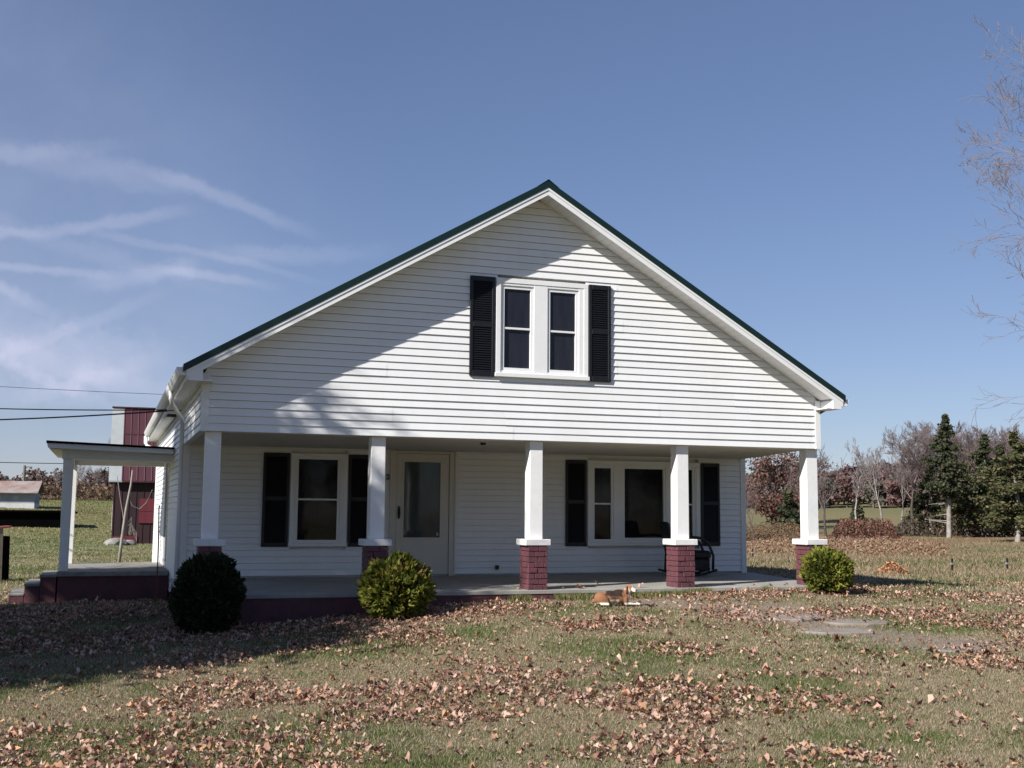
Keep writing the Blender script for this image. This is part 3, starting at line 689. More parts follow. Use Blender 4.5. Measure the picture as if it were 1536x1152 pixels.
def bare_proto(name, label, cat, bark, twigm, **kw):
    tr, cr, tips = grow(**kw)
    o = thing(name, (0, 0, 0), label, cat)
    V, F = segs_mesh(tr, 7); addobj('trunk', fastmesh('trunk', V, F, bark, None, True), o)
    V, F = segs_mesh(cr, 3); addobj('crown', fastmesh('crown', V, F, twigm, None, True), o)
    return o, tips
def put(o, px, top, d, H0, label=None, rz=0, first=False, wmul=1.0, fat=1.0):
    p = at(px, 700, d); z = gz1(p[0], p[1]); h = at(px, top, d)[2] - z; s = h / H0
    loc = (p[0], p[1], z); sc = (s * wmul, s * wmul, s)
    if first: o.location = loc; o.rotation_euler = (0, 0, rz); o.scale = sc; return o
    return copy_thing(o, loc, rz, label, sc)
def top_of(o): return max(v.co.z for c in o.children for v in c.data.vertices)

# --- bare trees on the right beyond the field
GB = 'bare trees along the far edge of the field'
A, _ = bare_proto('bare_tree', 'upright pale bare tree just right of the small round pasture cedar', 'tree', m_bark_pale, m_twig_pale, seed=4, H=10, r0=.16, levels=5, spread=.5, kids=4, ratio=.54, up=.45, twig=.013, first=.42, wig=.13); A['group'] = GB; hA = top_of(A)
B, _ = bare_proto('bare_tree', 'dark spreading bare tree seen just right of the last porch post', 'tree', m_bark_dark, m_twig, seed=9, H=9, r0=.16, levels=4, spread=.6, kids=4, ratio=.6, up=.2, twig=.015, first=.28, wig=.15); B['group'] = GB; hB = top_of(B)
Cc, _ = bare_proto('bare_tree', 'tall twiggy bare tree with a dark leaning trunk left of the big cedars', 'tree', m_bark_dark, m_twig, seed=15, H=10, r0=.20, levels=5, spread=.6, kids=5, ratio=.56, up=.35, lean=(.12, .05), twig=.013, first=.45, wig=.13); Cc['group'] = GB; hC = top_of(Cc)
put(A, 1283, 660, 84, hA, first=True)
put(A, 1322, 645, 80, hA, 'slender pale bare tree with a crooked leaning trunk, in front of the red hill woods', 2.1, wmul=.9)
put(A, 1349, 662, 90, hA, 'thin pale bare tree between the crooked pale tree and the dark leaning trunk', 4.0, wmul=.8)
put(B, 1238, 650, 70, hB, first=True)
put(B, 1130, 716, 60, hB, 'small dark bare tree seen under the porch roof beside the house corner', 1.2, wmul=1.05)
put(B, 1196, 680, 92, hB, 'brownish bare tree seen under the porch roof against the last post', 3.3)
put(Cc, 1366, 634, 82, hC, first=True, rz=.5)
put(Cc, 1392, 628, 112, hC, 'wide purple-grey bare crown rising behind the left flank of the tall cedar', 2.4, wmul=1.1)
put(Cc, 1452, 632, 110, hC, 'wide purple-grey bare crown rising in the gap between the tall cedar and its right neighbour', 4.2, wmul=1.1)
put(Cc, 1504, 636, 108, hC, 'purple-grey bare crown rising behind the cedars near the right edge', 5.2, wmul=1.1)
put(Cc, 1424, 630, 118, hC, 'faint purple-grey bare crown directly behind the tip of the tall cedar', 3.1, wmul=1.3)
put(Cc, 1478, 634, 116, hC, 'purple-grey bare crown directly behind the ragged cedar', 1.7, wmul=1.3)
put(Cc, 1548, 626, 100, hC, 'purple-grey bare crown cut by the right edge of the view', .9, wmul=1.1)
# left, beyond the side porch
put(A, 118, 688, 112, hA, 'bare tree just right of the front side porch post, on the far field edge', 1.1)
put(B, 134, 690, 113, hB, 'dark bare tree with a thick trunk in the middle of the side porch opening', 2.2, wmul=.8)
put(A, 150, 694, 116, hA, 'bare tree in the side porch opening, left of the one beside the red barn', 3.0)
put(B, 163, 698, 115, hB, 'dark bare tree in the side porch opening nearest to the red barn', 4.4, wmul=.8)
put(A, 84, 700, 118, hA, 'bare tree just left of the front side porch post, on the far field edge', 5.1)
put(A, 172, 655, 62, hA, 'thin bare tree poking above the side porch roof at the left edge of the barn', .3, wmul=.7)

# --- cedars
def cedar(name, label, seed, H, w, bare, cols, n=9000, group=None, lsize=.17):
    g = np.random.default_rng(seed); o = thing(name, (0, 0, 0), label, 'tree', group)
    tr = [(0, 0, -.3, .1, 0, H * .35, .17 * H / 8, .13 * H / 8), (.1, 0, H * .35, .0, .05, H * .7, .13 * H / 8, .07 * H / 8), (.0, .05, H * .7, 0, 0, H * .96, .07 * H / 8, .02)]
    V, F = segs_mesh(tr, 8); addobj('trunk', fastmesh('trunk', V, F, m_bark_pale, None, True), o)
    nb = 62; P = []; limbs = []
    for i in range(nb):
        t = bare + (1 - bare) * (i + g.random()) / nb
        R0 = w * (1 - ((t - bare) / (1 - bare)) ** 1.35) * (.45 + .70 * g.random()) * min(1, .45 + (t - bare) * 6); th = g.uniform(0, 6.283)
        z0 = t * H; tipz = z0 + R0 * g.uniform(-.25, .40)
        tip = np.array([math.cos(th) * R0, math.sin(th) * R0, tipz]); limbs.append((0, 0, z0, *tip, .03, .008))
        k = int(1.5 * n / nb * (R0 / w + .25)); u = g.random(k) ** .6
        base = np.array([0, 0, z0]); q = base + (tip - base) * u[:, None]; sp = (.07 + .11 * u * R0)[:, None]
        q = q + g.normal(size=(k, 3)) * sp * [1, 1, .65]; P.append(q)
    if bare > .2:
        for i in range(9):
            t = bare * g.uniform(.35, 1); th = g.uniform(0, 6.28); R0 = g.uniform(.7, 1.7); limbs.append((0, 0, t * H, math.cos(th) * R0, math.sin(th) * R0, t * H + g.uniform(-.2, .5), .04, .012))
    P.append(np.stack([g.normal(0, .10, 120), g.normal(0, .10, 120), g.uniform(H * .93, H, 120)], 1))
    P = np.concatenate(P); V, F, c = leafmesh(P, lsize, cols, .4, seed); cr = addobj('crown', fastmesh('crown', V, F, m_leaf, c), o)
    V, F = segs_mesh(limbs, 4); addobj('limbs', fastmesh('limbs', V, F, m_bark_pale), cr)
    return o
DG = [(.045, .060, .032), (.06, .075, .036), (.035, .046, .027), (.085, .09, .042), (.10, .085, .052)]
YG = [(.085, .10, .036), (.105, .115, .042), (.06, .072, .034), (.13, .12, .055), (.14, .11, .065)]
GC = 'dark cedars at the right of the field'
c1 = cedar('cedar_tree', 'tallest pointed dark cedar with a pale bare lower trunk', 3, 9, 2.1, .33, DG, 10000, GC); put(c1, 1420, 622, 78, 9, first=True)
c2 = cedar('cedar_tree', 'dark ragged cedar immediately right of the tallest one', 5, 8, 2.2, .12, DG + YG[:1], 11000, GC); put(c2, 1478, 652, 82, 8, first=True, wmul=1.25)
c3 = cedar('cedar_tree', 'broad yellow-green cedar near the right edge of the field', 8, 8, 2.6, .10, YG, 13000, GC); put(c3, 1522, 648, 70, 8, first=True, wmul=1.3)
put(c2, 1394, 698, 86, 8, 'low dark cedar at the left foot of the tallest one', 2.0, wmul=1.2)
put(c3, 1446, 694, 84, 8, 'shorter olive-green cedar between the tallest and the ragged cedar', 1.0, wmul=1.5)
put(c2, 1500, 668, 90, 8, 'dark cedar partly hidden between the ragged and the yellow-green cedar', 3.0, wmul=1.4)
put(c3, 1556, 642, 73, 8, 'yellow-green cedar cut by the right edge of the view', 2.5)
GS = 'small cedars in the pasture'
s1 = cedar('cedar_shrub', 'small round dark cedar standing in the pasture below the red woods', 12, 3, 1.05, .03, DG, 2600, GS, .26); put(s1, 1283, 750, 92, 3, first=True)
put(s1, 1182, 736, 82, 3, 'small dark cedar seen through the porch, left of the last post', 1.5, wmul=1.1)

# --- leafy russet trees
def russet(name, label, seed, H, w, cols, n, group=None, ls=.3, bark=m_bark_dark, lo=.25):
    tr, cr, tips = grow(seed=seed, H=H, r0=.16, levels=3, spread=.6, kids=4, ratio=.6, up=.3, twig=.02)
    o = thing(name, (0, 0, 0), label, 'tree', group)
    V, F = segs_mesh(tr, 7); addobj('trunk', fastmesh('trunk', V, F, bark, None, True), o)
    g = np.random.default_rng(seed); cen = [np.array([g.normal(0, w * .38), g.normal(0, w * .38), H * (lo + (1 - lo) * g.random() ** .8)]) for _ in range(34)]
    P = np.concatenate([c * [1 - .45 * max(0, c[2] / H - .4), 1 - .45 * max(0, c[2] / H - .4), 1] + g.normal(size=(n // 34, 3)) * [w * .17, w * .17, H * .055] for c in cen])
    V, F, c = leafmesh(P, ls, cols, .4, seed); k = addobj('crown', fastmesh('crown', V, F, m_leafd, c), o)
    V, F = segs_mesh(cr, 3); addobj('limbs', fastmesh('limbs', V, F, m_twig), k); return o
RB = [(.13, .045, .04), (.17, .07, .055), (.10, .05, .045), (.19, .11, .08), (.085, .07, .05)]
BR = [(.16, .11, .085), (.13, .085, .07), (.18, .13, .10), (.11, .06, .05)]
e1 = russet('oak_tree', 'russet-leaved tree seen through the porch under its roof', 21, 8, 3.6, RB + BR, 5200, 'russet trees', .24, lo=.1); put(e1, 1157, 684, 92, 8, first=True)
put(e1, 1203, 690, 104, 8, 'brownish-red tree hidden in part behind the last porch post', 2.0)

def woods(name, label, spots, cols, seed, n=620, ls=.75, hh=(7, 10), trunks=m_bark_dark):
    """a far wood that reads as one mass"""
    g = np.random.default_rng(seed); Ps = []; Cs = []; segs = []
    for (px, top, d) in spots:
        p = at(px, 700, d); z = gz1(p[0], p[1]); h = at(px, top, d)[2] - z; w = h * g.uniform(.30, .42)
        pal = np.array(cols[g.integers(0, len(cols))]) * g.uniform(.75, 1.2)
        nc = 16; cen = np.stack([g.normal(0, w * .55, nc), g.normal(0, w * .55, nc), h * g.uniform(.22, .93, nc)], 1)
        cen[:, :2] *= (1.15 - .75 * (cen[:, 2:3] / h) ** 2)
        q = (cen[g.integers(0, nc, n)] + g.normal(size=(n, 3)) * [w * .25, w * .25, h * .065]) + [p[0], p[1], z]
        Ps.append(q); Cs.append(pal * g.uniform(.6, 1.4, (n, 1)))
        segs.append((p[0], p[1], z - .3, p[0] + g.normal(0, .3), p[1], z + h * .7, .16, .05))
        for _ in range(46):
            a = np.array([p[0], p[1], z]) + [0, 0, h * g.uniform(.2, .6)]; b = a + [g.normal(0, w * .75), g.normal(0, w * .75), h * g.uniform(.15, .42)]
            segs.append((*a, *b, .05, .02))
    P = np.concatenate(Ps); c = np.repeat(np.concatenate(Cs), 4, 0); V, F, _ = leafmesh(P, ls, [(1, 1, 1)], 0, seed)
    o = addobj(name, fastmesh(name, V, F, m_leafd, c)); tag(o, label, None, kind='stuff')
    V, F = segs_mesh(segs, 3); addobj('trunks', fastmesh('trunks', V, F, m_twig), o); return o
g_ = np.random.default_rng(5)
sp = []
for x in np.arange(1085, 1580, 9): 
    sp.append((x + g_.uniform(-5, 5), 714 - 18 * sstep(x, 1200, 1330) - 22 * sstep(x, 1380, 1500) + g_.uniform(-5, 8), g_.uniform(150, 175)))
    sp.append((x + g_.uniform(-5, 5), 728 + g_.uniform(-8, 8) - 10 * sstep(x, 1200, 1400), g_.uniform(135, 148)))
woods('hill_woods', 'russet and purple-brown autumn woods on the low hill behind the field', sp, [(.17, .095, .09), (.15, .085, .085), (.17, .12, .105), (.14, .11, .10), (.18, .11, .10), (.12, .11, .085)], 7, 1500, .36)
sp = [(x + g_.uniform(-5, 5), 709 + g_.uniform(-5, 20), g_.uniform(122, 140)) for x in np.arange(-90, 300, 7)]
woods('left_woods', 'red-brown woods along the far edge behind the grey shed and barn', sp, [(.16, .10, .09), (.14, .105, .095), (.17, .12, .105), (.14, .12, .11)], 9, 620, .26)
BK = [(-60 + 9 * i + g_.uniform(-3, 3), -78 + g_.uniform(-8, 8)) for i in range(17)]
def back_woods():  # unseen trees added behind the camera to vary the window reflections
    g = np.random.default_rng(3); Ps = []; Cs = []; segs = []
    for (x, y) in BK:
        z = gz1(x, y); h = g.uniform(9, 14); w = h * .42; n = 900; q = g.normal(size=(n, 3)) * [w * .45, w * .45, h * .22] + [x, y, z + h * .55]
        Ps.append(q); Cs.append(np.array(((.10, .065, .035), (.05, .055, .02), (.13, .07, .04))[g.integers(0, 3)]) * g.uniform(.6, 1.4, (n, 1))); segs.append((x, y, z - .3, x, y, z + h * .8, .25, .08))
    V, F, _ = leafmesh(np.concatenate(Ps), .8, [(1, 1, 1)], 0, 3); o = addobj('added_reflection_woods', fastmesh('added_reflection_woods', V, F, m_leafd, np.repeat(np.concatenate(Cs), 4, 0))); tag(o, 'added brown woods out of view, there to be mirrored in the window panes', None, kind='stuff')
    V, F = segs_mesh(segs, 6); addobj('trunks', fastmesh('trunks', V, F, m_bark_dark), o)
back_woods()
# understorey scrub along the wood edges, brambles and tall weeds
def scrub(name, label, px0, px1, d0, d1, h, cols, n, ls, seed, lump=1.6):
    g = np.random.default_rng(seed); px = g.uniform(px0, px1, n); d = g.uniform(d0, d1, n)
    D_ = np.array([ray(a, 700) for a in px]); D_ = D_[:, :2] / np.hypot(D_[:, 0], D_[:, 1])[:, None]; x = EYE[0] + D_[:, 0] * d; y = EYE[1] + D_[:, 1] * d
    tt = (px - px0) / (px1 - px0); hh = h * sstep(fbm(x / lump, y / lump, seed, 3), .30, .70) * sstep(tt, 0, .18) * (1 - sstep(tt, .82, 1)) + .10; z = gz(x, y) + hh * g.random(n) ** .8
    V, F, c = leafmesh(np.stack([x, y, z], 1), ls, cols, .45, seed, aspect=.45); o = addobj(name, fastmesh(name, V, F, m_leafd, c)); return tag(o, label, None, kind='stuff')
scrub('bramble_thicket', 'red-brown brambles below the small round cedar', 1240, 1350, 69, 78, 1.15, [(.19, .085, .06), (.15, .07, .05), (.22, .13, .09), (.10, .06, .045)], 14000, .14, 3)
scrub('weed_patch', 'reddish dry weeds at the foot of the trees seen through the porch', 1085, 1215, 60, 76, .9, [(.20, .10, .065), (.17, .13, .08), (.14, .11, .06)], 13000, .12, 6)
scrub('dry_weeds', 'low reddish dry weeds across the far side of the pasture', 1110, 1420, 40, 68, .30, [(.27, .17, .11), (.30, .22, .14), (.22, .12, .08)], 16000, .10, 17, .9)
scrub('undergrowth', 'dark dry undergrowth beneath the bare trees and cedars', 1335, 1590, 80, 96, 1.6, [(.07, .055, .04), (.11, .08, .055), (.045, .055, .025), (.14, .10, .08)], 12000, .22, 8)
scrub('hedge_scrub', 'brown scrub along the foot of the left woods', -60, 260, 104, 112, 1.3, [(.17, .11, .075), (.13, .085, .06), (.20, .14, .09)], 9000, .28, 14)

# --- the big bare tree whose branches hang in at the right edge
T_, _ = bare_proto('maple_tree', 'large bare tree reaching its fine twigs in from the right edge of the sky', 'tree', m_bark_pale, m_twig_mid, seed=31, H=14, r0=.26, levels=6, spread=.7, kids=4, ratio=.57, up=.15, twig=.0042, first=.12, wig=.15)
hT = top_of(T_)
p = at(1995, 700, 27); T_.location = (p[0], p[1], gz1(p[0], p[1])); T_.scale = (1.0, 1.0, 14.0 / hT); T_.rotation_euler = (0, 0, 1.2)

# --- shade tree left of the camera: throws the broken shadow over the left of the lawn and gable
def shade_tree(loc, H, seed, zc, rad, n, label, rz_=3.0):
    tr, cr, tips = grow(seed=seed, H=H, r0=.24, levels=4, spread=.75, kids=5, ratio=.56, up=.25, twig=.012)
    o = thing('shade_tree', loc, label, 'tree')
    V, F = segs_mesh(tr, 8); addobj('trunk', fastmesh('trunk', V, F, m_bark_dark, None, True), o)
    g = np.random.default_rng(seed); nc = 120; c = g.normal(size=(nc, 3)); c /= np.linalg.norm(c, axis=1, keepdims=True); c *= (g.random((nc, 1)) ** .45)
    c = c * [rad, rad, rz_] + [0, 0, zc]
    P = c[g.integers(0, nc, n)] + g.normal(size=(n, 3)) * rad * .11
    V, F, cl = leafmesh(P, .17, [(.16, .09, .04), (.12, .10, .03), (.20, .12, .06)], .3, seed); k = addobj('crown', fastmesh('crown', V, F, m_leafd, cl), o)
    V, F = segs_mesh(cr, 4); addobj('limbs', fastmesh('limbs', V, F, m_bark_dark), k); return o
shade_tree((-9.1, -3.1, gz1(-9.1, -3.1)), 10.5, 41, 6.2, 3.7, 64000, 'leafy autumn tree standing left of the front lawn, shading it')
shade_tree((-8.6, .5, gz1(-8.6, .5)), 11, 47, 7.0, 2.7, 42000, 'smaller leafy tree left of the side porch steps', 2.7)

# ------------------------------------------------------------------ bushes
def bush(loc, w, h, seed, cols, n, label, ls=.05, lump=.10):
    g = np.random.default_rng(seed); o = thing('rounded_shrub', loc, label, 'bush', 'clipped shrubs in front of the porch')
    d = g.normal(size=(n, 3)); d /= np.linalg.norm(d, axis=1, keepdims=True)
    k = 1 + lump * (fbm(d[:, 0] * 2.2 + d[:, 2] * 1.7 + 9, d[:, 1] * 2.2 - d[:, 2] + 5, seed, 3) - .5) * 2
    tuft = g.normal(size=(90, 3)); tuft /= np.linalg.norm(tuft, axis=1, keepdims=True)
    near = (d @ tuft.T).max(1); k = k + .17 * sstep(near, .97, .999)
    r = (1 - .42 * g.random(n) ** 2.0) * k
    P = d * r[:, None] * [w / 2, w / 2, h * .52] + [0, 0, h * .50]
    ns = 70; per = 16; sd_ = g.normal(size=(ns, 3)); sd_[:, 2] += .35; sd_ /= np.linalg.norm(sd_, axis=1, keepdims=True); rr2 = g.uniform(.80, 1.0, (ns, 1)) + np.linspace(0, 1, per)[None] * g.uniform(.08, .24, (ns, 1))
    q = (sd_[:, None] * rr2[..., None]).reshape(-1, 3) * [w / 2, w / 2, h * .52] + [0, 0, h * .50] + g.normal(size=(ns * per, 3)) * .010
    P = np.concatenate([P, q]); d = np.concatenate([d, np.repeat(sd_, per, 0)]); n = len(P)
    P[:, 2] = np.maximum(P[:, 2], .02 + .05 * g.random(n))
    # leaf sprays: narrow quads pointing outward and up
    ax = d * [1, 1, .8] + [0, 0, .35] + g.normal(size=(n, 3)) * .45; ax /= np.linalg.norm(ax, axis=1, keepdims=True)
    sd = np.cross(ax, g.normal(size=(n, 3))); sd /= np.linalg.norm(sd, axis=1, keepdims=True); s = ls * g.uniform(.6, 1.5, (n, 1))
    V = np.stack([P - ax * s * .5, P + sd * s * .30, P + ax * s * .7, P - sd * s * .30], 1).reshape(-1, 3)
    ci = np.clip((fbm(d[:, 0] * 3 + 4, d[:, 1] * 3 + d[:, 2] * 3, seed + 3, 2) + g.normal(0, .2, n)) * len(cols), 0, len(cols) - 1).astype(int)
    c = np.asarray(cols)[ci] * g.uniform(.7, 1.3, (n, 1))
    addobj('foliage', fastmesh('foliage', V, np.arange(4 * n).reshape(n, 4), m_leaf, np.repeat(c, 4, 0)), o)
    segs = []
    for i in range(26):
        q = g.normal(size=3); q[2] = abs(q[2]) + .3; q /= np.linalg.norm(q); e = q * [w * .42, w * .42, h * .85]; m_ = e * .45 + [g.normal(0, .03), g.normal(0, .03), .06]
        segs += [(0, 0, -.05, *m_, .016, .010), (*m_, *e, .010, .004)]
    V, F = segs_mesh(segs, 5); addobj('stems', fastmesh('stems', V, F, m_bark_dark), o); return o
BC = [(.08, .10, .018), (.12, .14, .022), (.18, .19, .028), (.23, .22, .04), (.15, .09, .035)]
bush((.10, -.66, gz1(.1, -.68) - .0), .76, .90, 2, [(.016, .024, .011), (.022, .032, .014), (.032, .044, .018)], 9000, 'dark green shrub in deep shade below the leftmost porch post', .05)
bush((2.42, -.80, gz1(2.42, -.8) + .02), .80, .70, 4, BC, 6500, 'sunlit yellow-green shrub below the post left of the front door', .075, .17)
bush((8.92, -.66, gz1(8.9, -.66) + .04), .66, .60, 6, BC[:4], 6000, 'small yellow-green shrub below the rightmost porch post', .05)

# ------------------------------------------------------------------ ground cover
def inhouse(x, y, m=0.0):
    a = (x > -.12 - m) & (x < 9.5 + .2 * np.clip(y, 0, 4) + m) & (y > -.03 - m) & (y < LEN + m); b = (x > -2.65 - m) & (x < .1) & (y > 6.03 - m) & (y < 9.6 + m); return a | b
def sample(n, r0, r1, a0=-.115, a1=.80, seed=0):
    g = np.random.default_rng(seed); r = np.sqrt(g.uniform(r0 * r0, r1 * r1, n)); a = g.uniform(a0, a1, n); return EYE[0] + r * np.sin(a), EYE[1] + r * np.cos(a), g
def blades(n, r0, r1, h, w, seed, kind='lawn', **kw):
    x, y, g = sample(n, r0, r1, seed=seed, **kw); s = straw(x, y)
    keep = ~inhouse(x, y) & (g.random(n) > .93 * dirtness(x, y)) & (g.random(n) > .97 * track(x, y)) & (g.random(n) > .45 * sstep(leafy(x, y), .5, 1)); x, y, s = x[keep], y[keep], s[keep]; n = len(x)
    z = gz(x, y); th = g.uniform(0, 6.283, n); ln = g.uniform(.15, 1.0, n); hh = h * g.uniform(.45, 1.25, n) * (1 - .35 * s); ww = w * g.uniform(.7, 1.3, n)
    tx = np.cos(th); ty = np.sin(th); ph = g.uniform(0, 6.283, n)
    b = np.stack([x, y, z - .004], 1); side = np.stack([np.cos(ph), np.sin(ph), 0 * x], 1) * ww[:, None]; tip = b + np.stack([tx * ln * hh, ty * ln * hh, hh], 1)
    V = np.stack([b - side * .5, b + side * .5, tip], 1).reshape(-1, 3)
    if kind == 'lawn':
        isst = g.random(n) < (.15 + .75 * s); gc = GREEN * g.uniform(.8, 2.0, (n, 1)) * np.where(g.random((n, 1)) < .3, [[1.35, 1.05, .9]], [[1, 1, .9]]); sc = np.array((.37, .305, .215)) * g.uniform(.6, 1.25, (n, 1))
    else:
        f = sstep(fbm(x * .10, y * .18, 55, 4), .40, .62); isst = g.random(n) < (.50 + .42 * f); gc = np.array((.12, .14, .055)) * g.uniform(.7, 1.3, (n, 1)); sc = np.array((.31, .235, .15)) * g.uniform(.6, 1.25, (n, 1))
    c = np.where(isst[:, None], sc, gc); return V, np.repeat(c, 3, 0)
parts = [blades(260000, 6.2, 11.5, .040, .0058, 1), blades(230000, 11.5, 18.5, .042, .009, 2), blades(90000, 18.5, 30, .07, .018, 3)]
V = np.concatenate([p[0] for p in parts]); c = np.concatenate([p[1] for p in parts])
o = addobj('lawn_grass', fastmesh('lawn_grass', V, np.arange(len(V)).reshape(-1, 3), m_blade, c)); tag(o, 'short green and straw-coloured lawn grass', None, kind='stuff')
V, c = blades(150000, 25, 78, .12, .035, 4, 'field', a0=.36)
V2, c2_ = blades(45000, 20, 60, .07, .03, 5, 'lawn', a0=-.13, a1=.12)
V3, c3_ = blades(60000, 50, 112, .08, .06, 15, 'field', a0=-.13, a1=.12); V2 = np.concatenate([V2, V3]); c2_ = np.concatenate([c2_, c3_ * [.85, 1.05, .75]])
V = np.concatenate([V, V2]); c = np.concatenate([c, c2_])
o = addobj('field_grass', fastmesh('field_grass', V, np.arange(len(V)).reshape(-1, 3), m_blade, c)); tag(o, 'taller pale pasture grass beyond the yard', None, kind='stuff')

def leaf_litter(x, y, z, g, size, pal, var=.3):
    n = len(x); K = 9; ang = np.arange(K) * 2 * math.pi / K + g.uniform(0, 6.28, (n, 1)); rad = np.where(np.arange(K) % 2 == 0, 1.0, .68)[None] * np.array([1, 1, .8, 1, 1.15, 1, .8, 1, .9])[None] * g.uniform(.6, 1.25, (n, K)); s = size * g.uniform(.4, 1.45, (n, 1)) * (1 + .45 * (g.random((n, 1)) < .10))
    lx = np.cos(ang) * rad * s * .5; ly = np.sin(ang) * rad * s * .5; curl = g.uniform(-.1, 1.15, (n, 1)); cd = g.uniform(0, 6.28, (n, 1)); pr = np.cos(ang - cd)
    lz = s * curl * pr ** 2 * .55 + g.normal(0, .13, (n, K)) * s
    V = np.zeros((n, K + 1, 3)); V[:, 1:, 0] = lx; V[:, 1:, 1] = ly; V[:, 1:, 2] = lz
    ti = g.normal(0, .27, (n, 2)); V[:, :, 2] += V[:, :, 0] * ti[:, :1] + V[:, :, 1] * ti[:, 1:]
    V[:, :, 2] -= V[:, :, 2].min(1, keepdims=True); V[:, :, 0] += x[:, None]; V[:, :, 1] += y[:, None]; V[:, :, 2] += z[:, None]
    f = np.array([(0, 1 + i, 1 + (i + 1) % K) for i in range(K)]); F = (np.arange(n) * (K + 1))[:, None, None] + f[None]
    c = np.asarray(pal)[g.integers(0, len(pal), n)] * g.uniform(1 - var, 1 + var, (n, 1))
    return V.reshape(-1, 3), F.reshape(-1, 3), np.repeat(c, K + 1, 0)
LP = [(.46, .29, .22), (.38, .22, .16), (.54, .37, .28), (.27, .14, .10), (.48, .31, .25), (.42, .24, .17), (.17, .085, .065), (.46, .26, .15), (.50, .36, .28)]
x, y, g = sample(200000, 6.2, 24, a0=-.14, a1=.80, seed=77)
de = leafy(x, y); keep = (g.random(len(x)) < de * .60) & ~inhouse(x, y, .02); x, y = x[keep], y[keep]
sz = np.full(len(x), .085)
V, F, c = leaf_litter(x, y, gz(x, y) + g.uniform(-.006, .030, len(x)), g, .043, LP, .34)
x2, y2, g2 = sample(2600, 24, 60, a0=.36, a1=.80, seed=78)
o = addobj('fallen_leaves', fastmesh('fallen_leaves', V, F, m_leafd, c)); tag(o, 'pinkish-brown curled leaves lying over the lawn', None, kind='stuff')
# a few leaves blown on the porch
g = np.random.default_rng(90); n = 26; x = g.uniform(2.5, 9.3, n); y = .04 + g.random(n) ** 2 * 1.2; V, F, c = leaf_litter(x, y, np.full(n, .002), g, .07, LP)
o = addobj('porch_leaves', fastmesh('porch_leaves', V, F, m_leafd, c)); tag(o, 'few dry leaves blown on the concrete porch floor', None, kind='stuff')
# weeds against the porch edge
g = np.random.default_rng(91); n = 9000; x = np.concatenate([g.uniform(4.2, 9.6, n - 2500), g.normal(5.0, .35, 1200), g.normal(7.4, .25, 1300)]); y = -.04 - np.abs(g.normal(0, .10, n)); keep = fbm(x * 1.7, y * 0, 3) > .42; x, y = x[keep], y[keep]; n = len(x)
z = gz(x, y); hh = .09 * g.uniform(.4, 1.3, n); th = g.uniform(0, 6.28, n); b = np.stack([x, y, z], 1); sd = np.stack([np.cos(th), np.sin(th), 0 * x], 1) * .006
tip = b + np.stack([g.normal(0, .03, n), g.normal(0, .03, n), hh], 1); V = np.stack([b - sd, b + sd, tip], 1).reshape(-1, 3); c = np.where((g.random(n) < .45)[:, None], (.30, .24, .13), (.09, .13, .03)) * g.uniform(.7, 1.3, (n, 1))
o = addobj('porch_edge_weeds', fastmesh('porch_edge_weeds', V, np.arange(3 * n).reshape(-1, 3), m_blade, np.repeat(c, 3, 0))); tag(o, 'weeds and grass tufts growing against the porch foundation', None, kind='stuff')

# flagstones
m_stone = mat('grey_flagstone', (.265, .24, .215), .9, .45, 3.5, bump=.6, bscale=25, col2=(.22, .165, .13))
mb = MB(); R = random.Random(3)
for (cx, cy, rx, ry) in ((6.9, -2.6, .62, .55), (7.5, -3.2, .45, .48), (6.9, -3.7, .50, .50), (7.25, -5.3, .34, .26)):
    n = 11; a = [(cx + rx * math.cos(6.283 * i / n) * R.uniform(.85, 1.12), cy + ry * math.sin(6.283 * i / n) * R.uniform(.85, 1.12)) for i in range(n)]
    zt = gz1(cx, cy) + .008
    mb.prism(a, 'Z', zt - .12, zt)
o = mb.build('path', m_stone, bevel=.01); tag(o, 'worn grey flagstones sunk in the lawn', None, kind='structure')

# ------------------------------------------------------------------ outbuildings
def frame_at(px, d, rz=0.0):
    p = at(px, 700, d); z = gz1(p[0], p[1]); a = math.atan2(p[0] - EYE[0], p[1] - EYE[1]); return np.array([p[0], p[1], z]), -a + rz
# red tobacco barn: steep red metal roof slope faces us, the end sheets are bare
pb, rb = frame_at(168, 50, -.005); k_ = 50 / FPX
barn = thing('red_barn', tuple(pb), 'tall dark red barn with red metal roof, pale end sheets, left of the farmhouse', 'barn', rz=rb)
hgt = lambda y_: at(168, y_, 50)[2] - pb[2]
ze, zt_ = hgt(718), hgt(602); Lb = 7.5; run = 3.0
mb = MB(); mb.box(.10, 0, -1, Lb, .12, ze + .05); mb.box(.10, .12, -1, .22, 6, ze); mb.box(Lb - .12, .12, -1, Lb, 6, ze); mb.box(.22, 5.9, -1, Lb - .12, 6, ze)
mb.prism([(0.0, ze), (6, ze), (3, zt_ - .1)], 'X', .12, .2); mb.prism([(0.0, ze), (6, ze), (3, zt_ - .1)], 'X', Lb - .2, Lb - .12)
wl = mb.build('wall', m_barnwall, barn)
mb = MB()
for i in range(26): mb.box(.12 + i * .285, -.018, -.3, .15 + i * .285, -.001, ze)
mb.build('batten_strips', m_barnwall, wl)
mb = MB(); mb.box(1.12, -.05, .85, 2.0, -.005, 1.85); mb.box(1.12, -.06, 1.33, 2.0, -.051, 1.37); mb.build('door', m_barndoor, barn)
mb = MB(); mb.box(.14, -.03, -.02, 1.1, -.004, .32); mb.build('door', m_barndoor, barn)
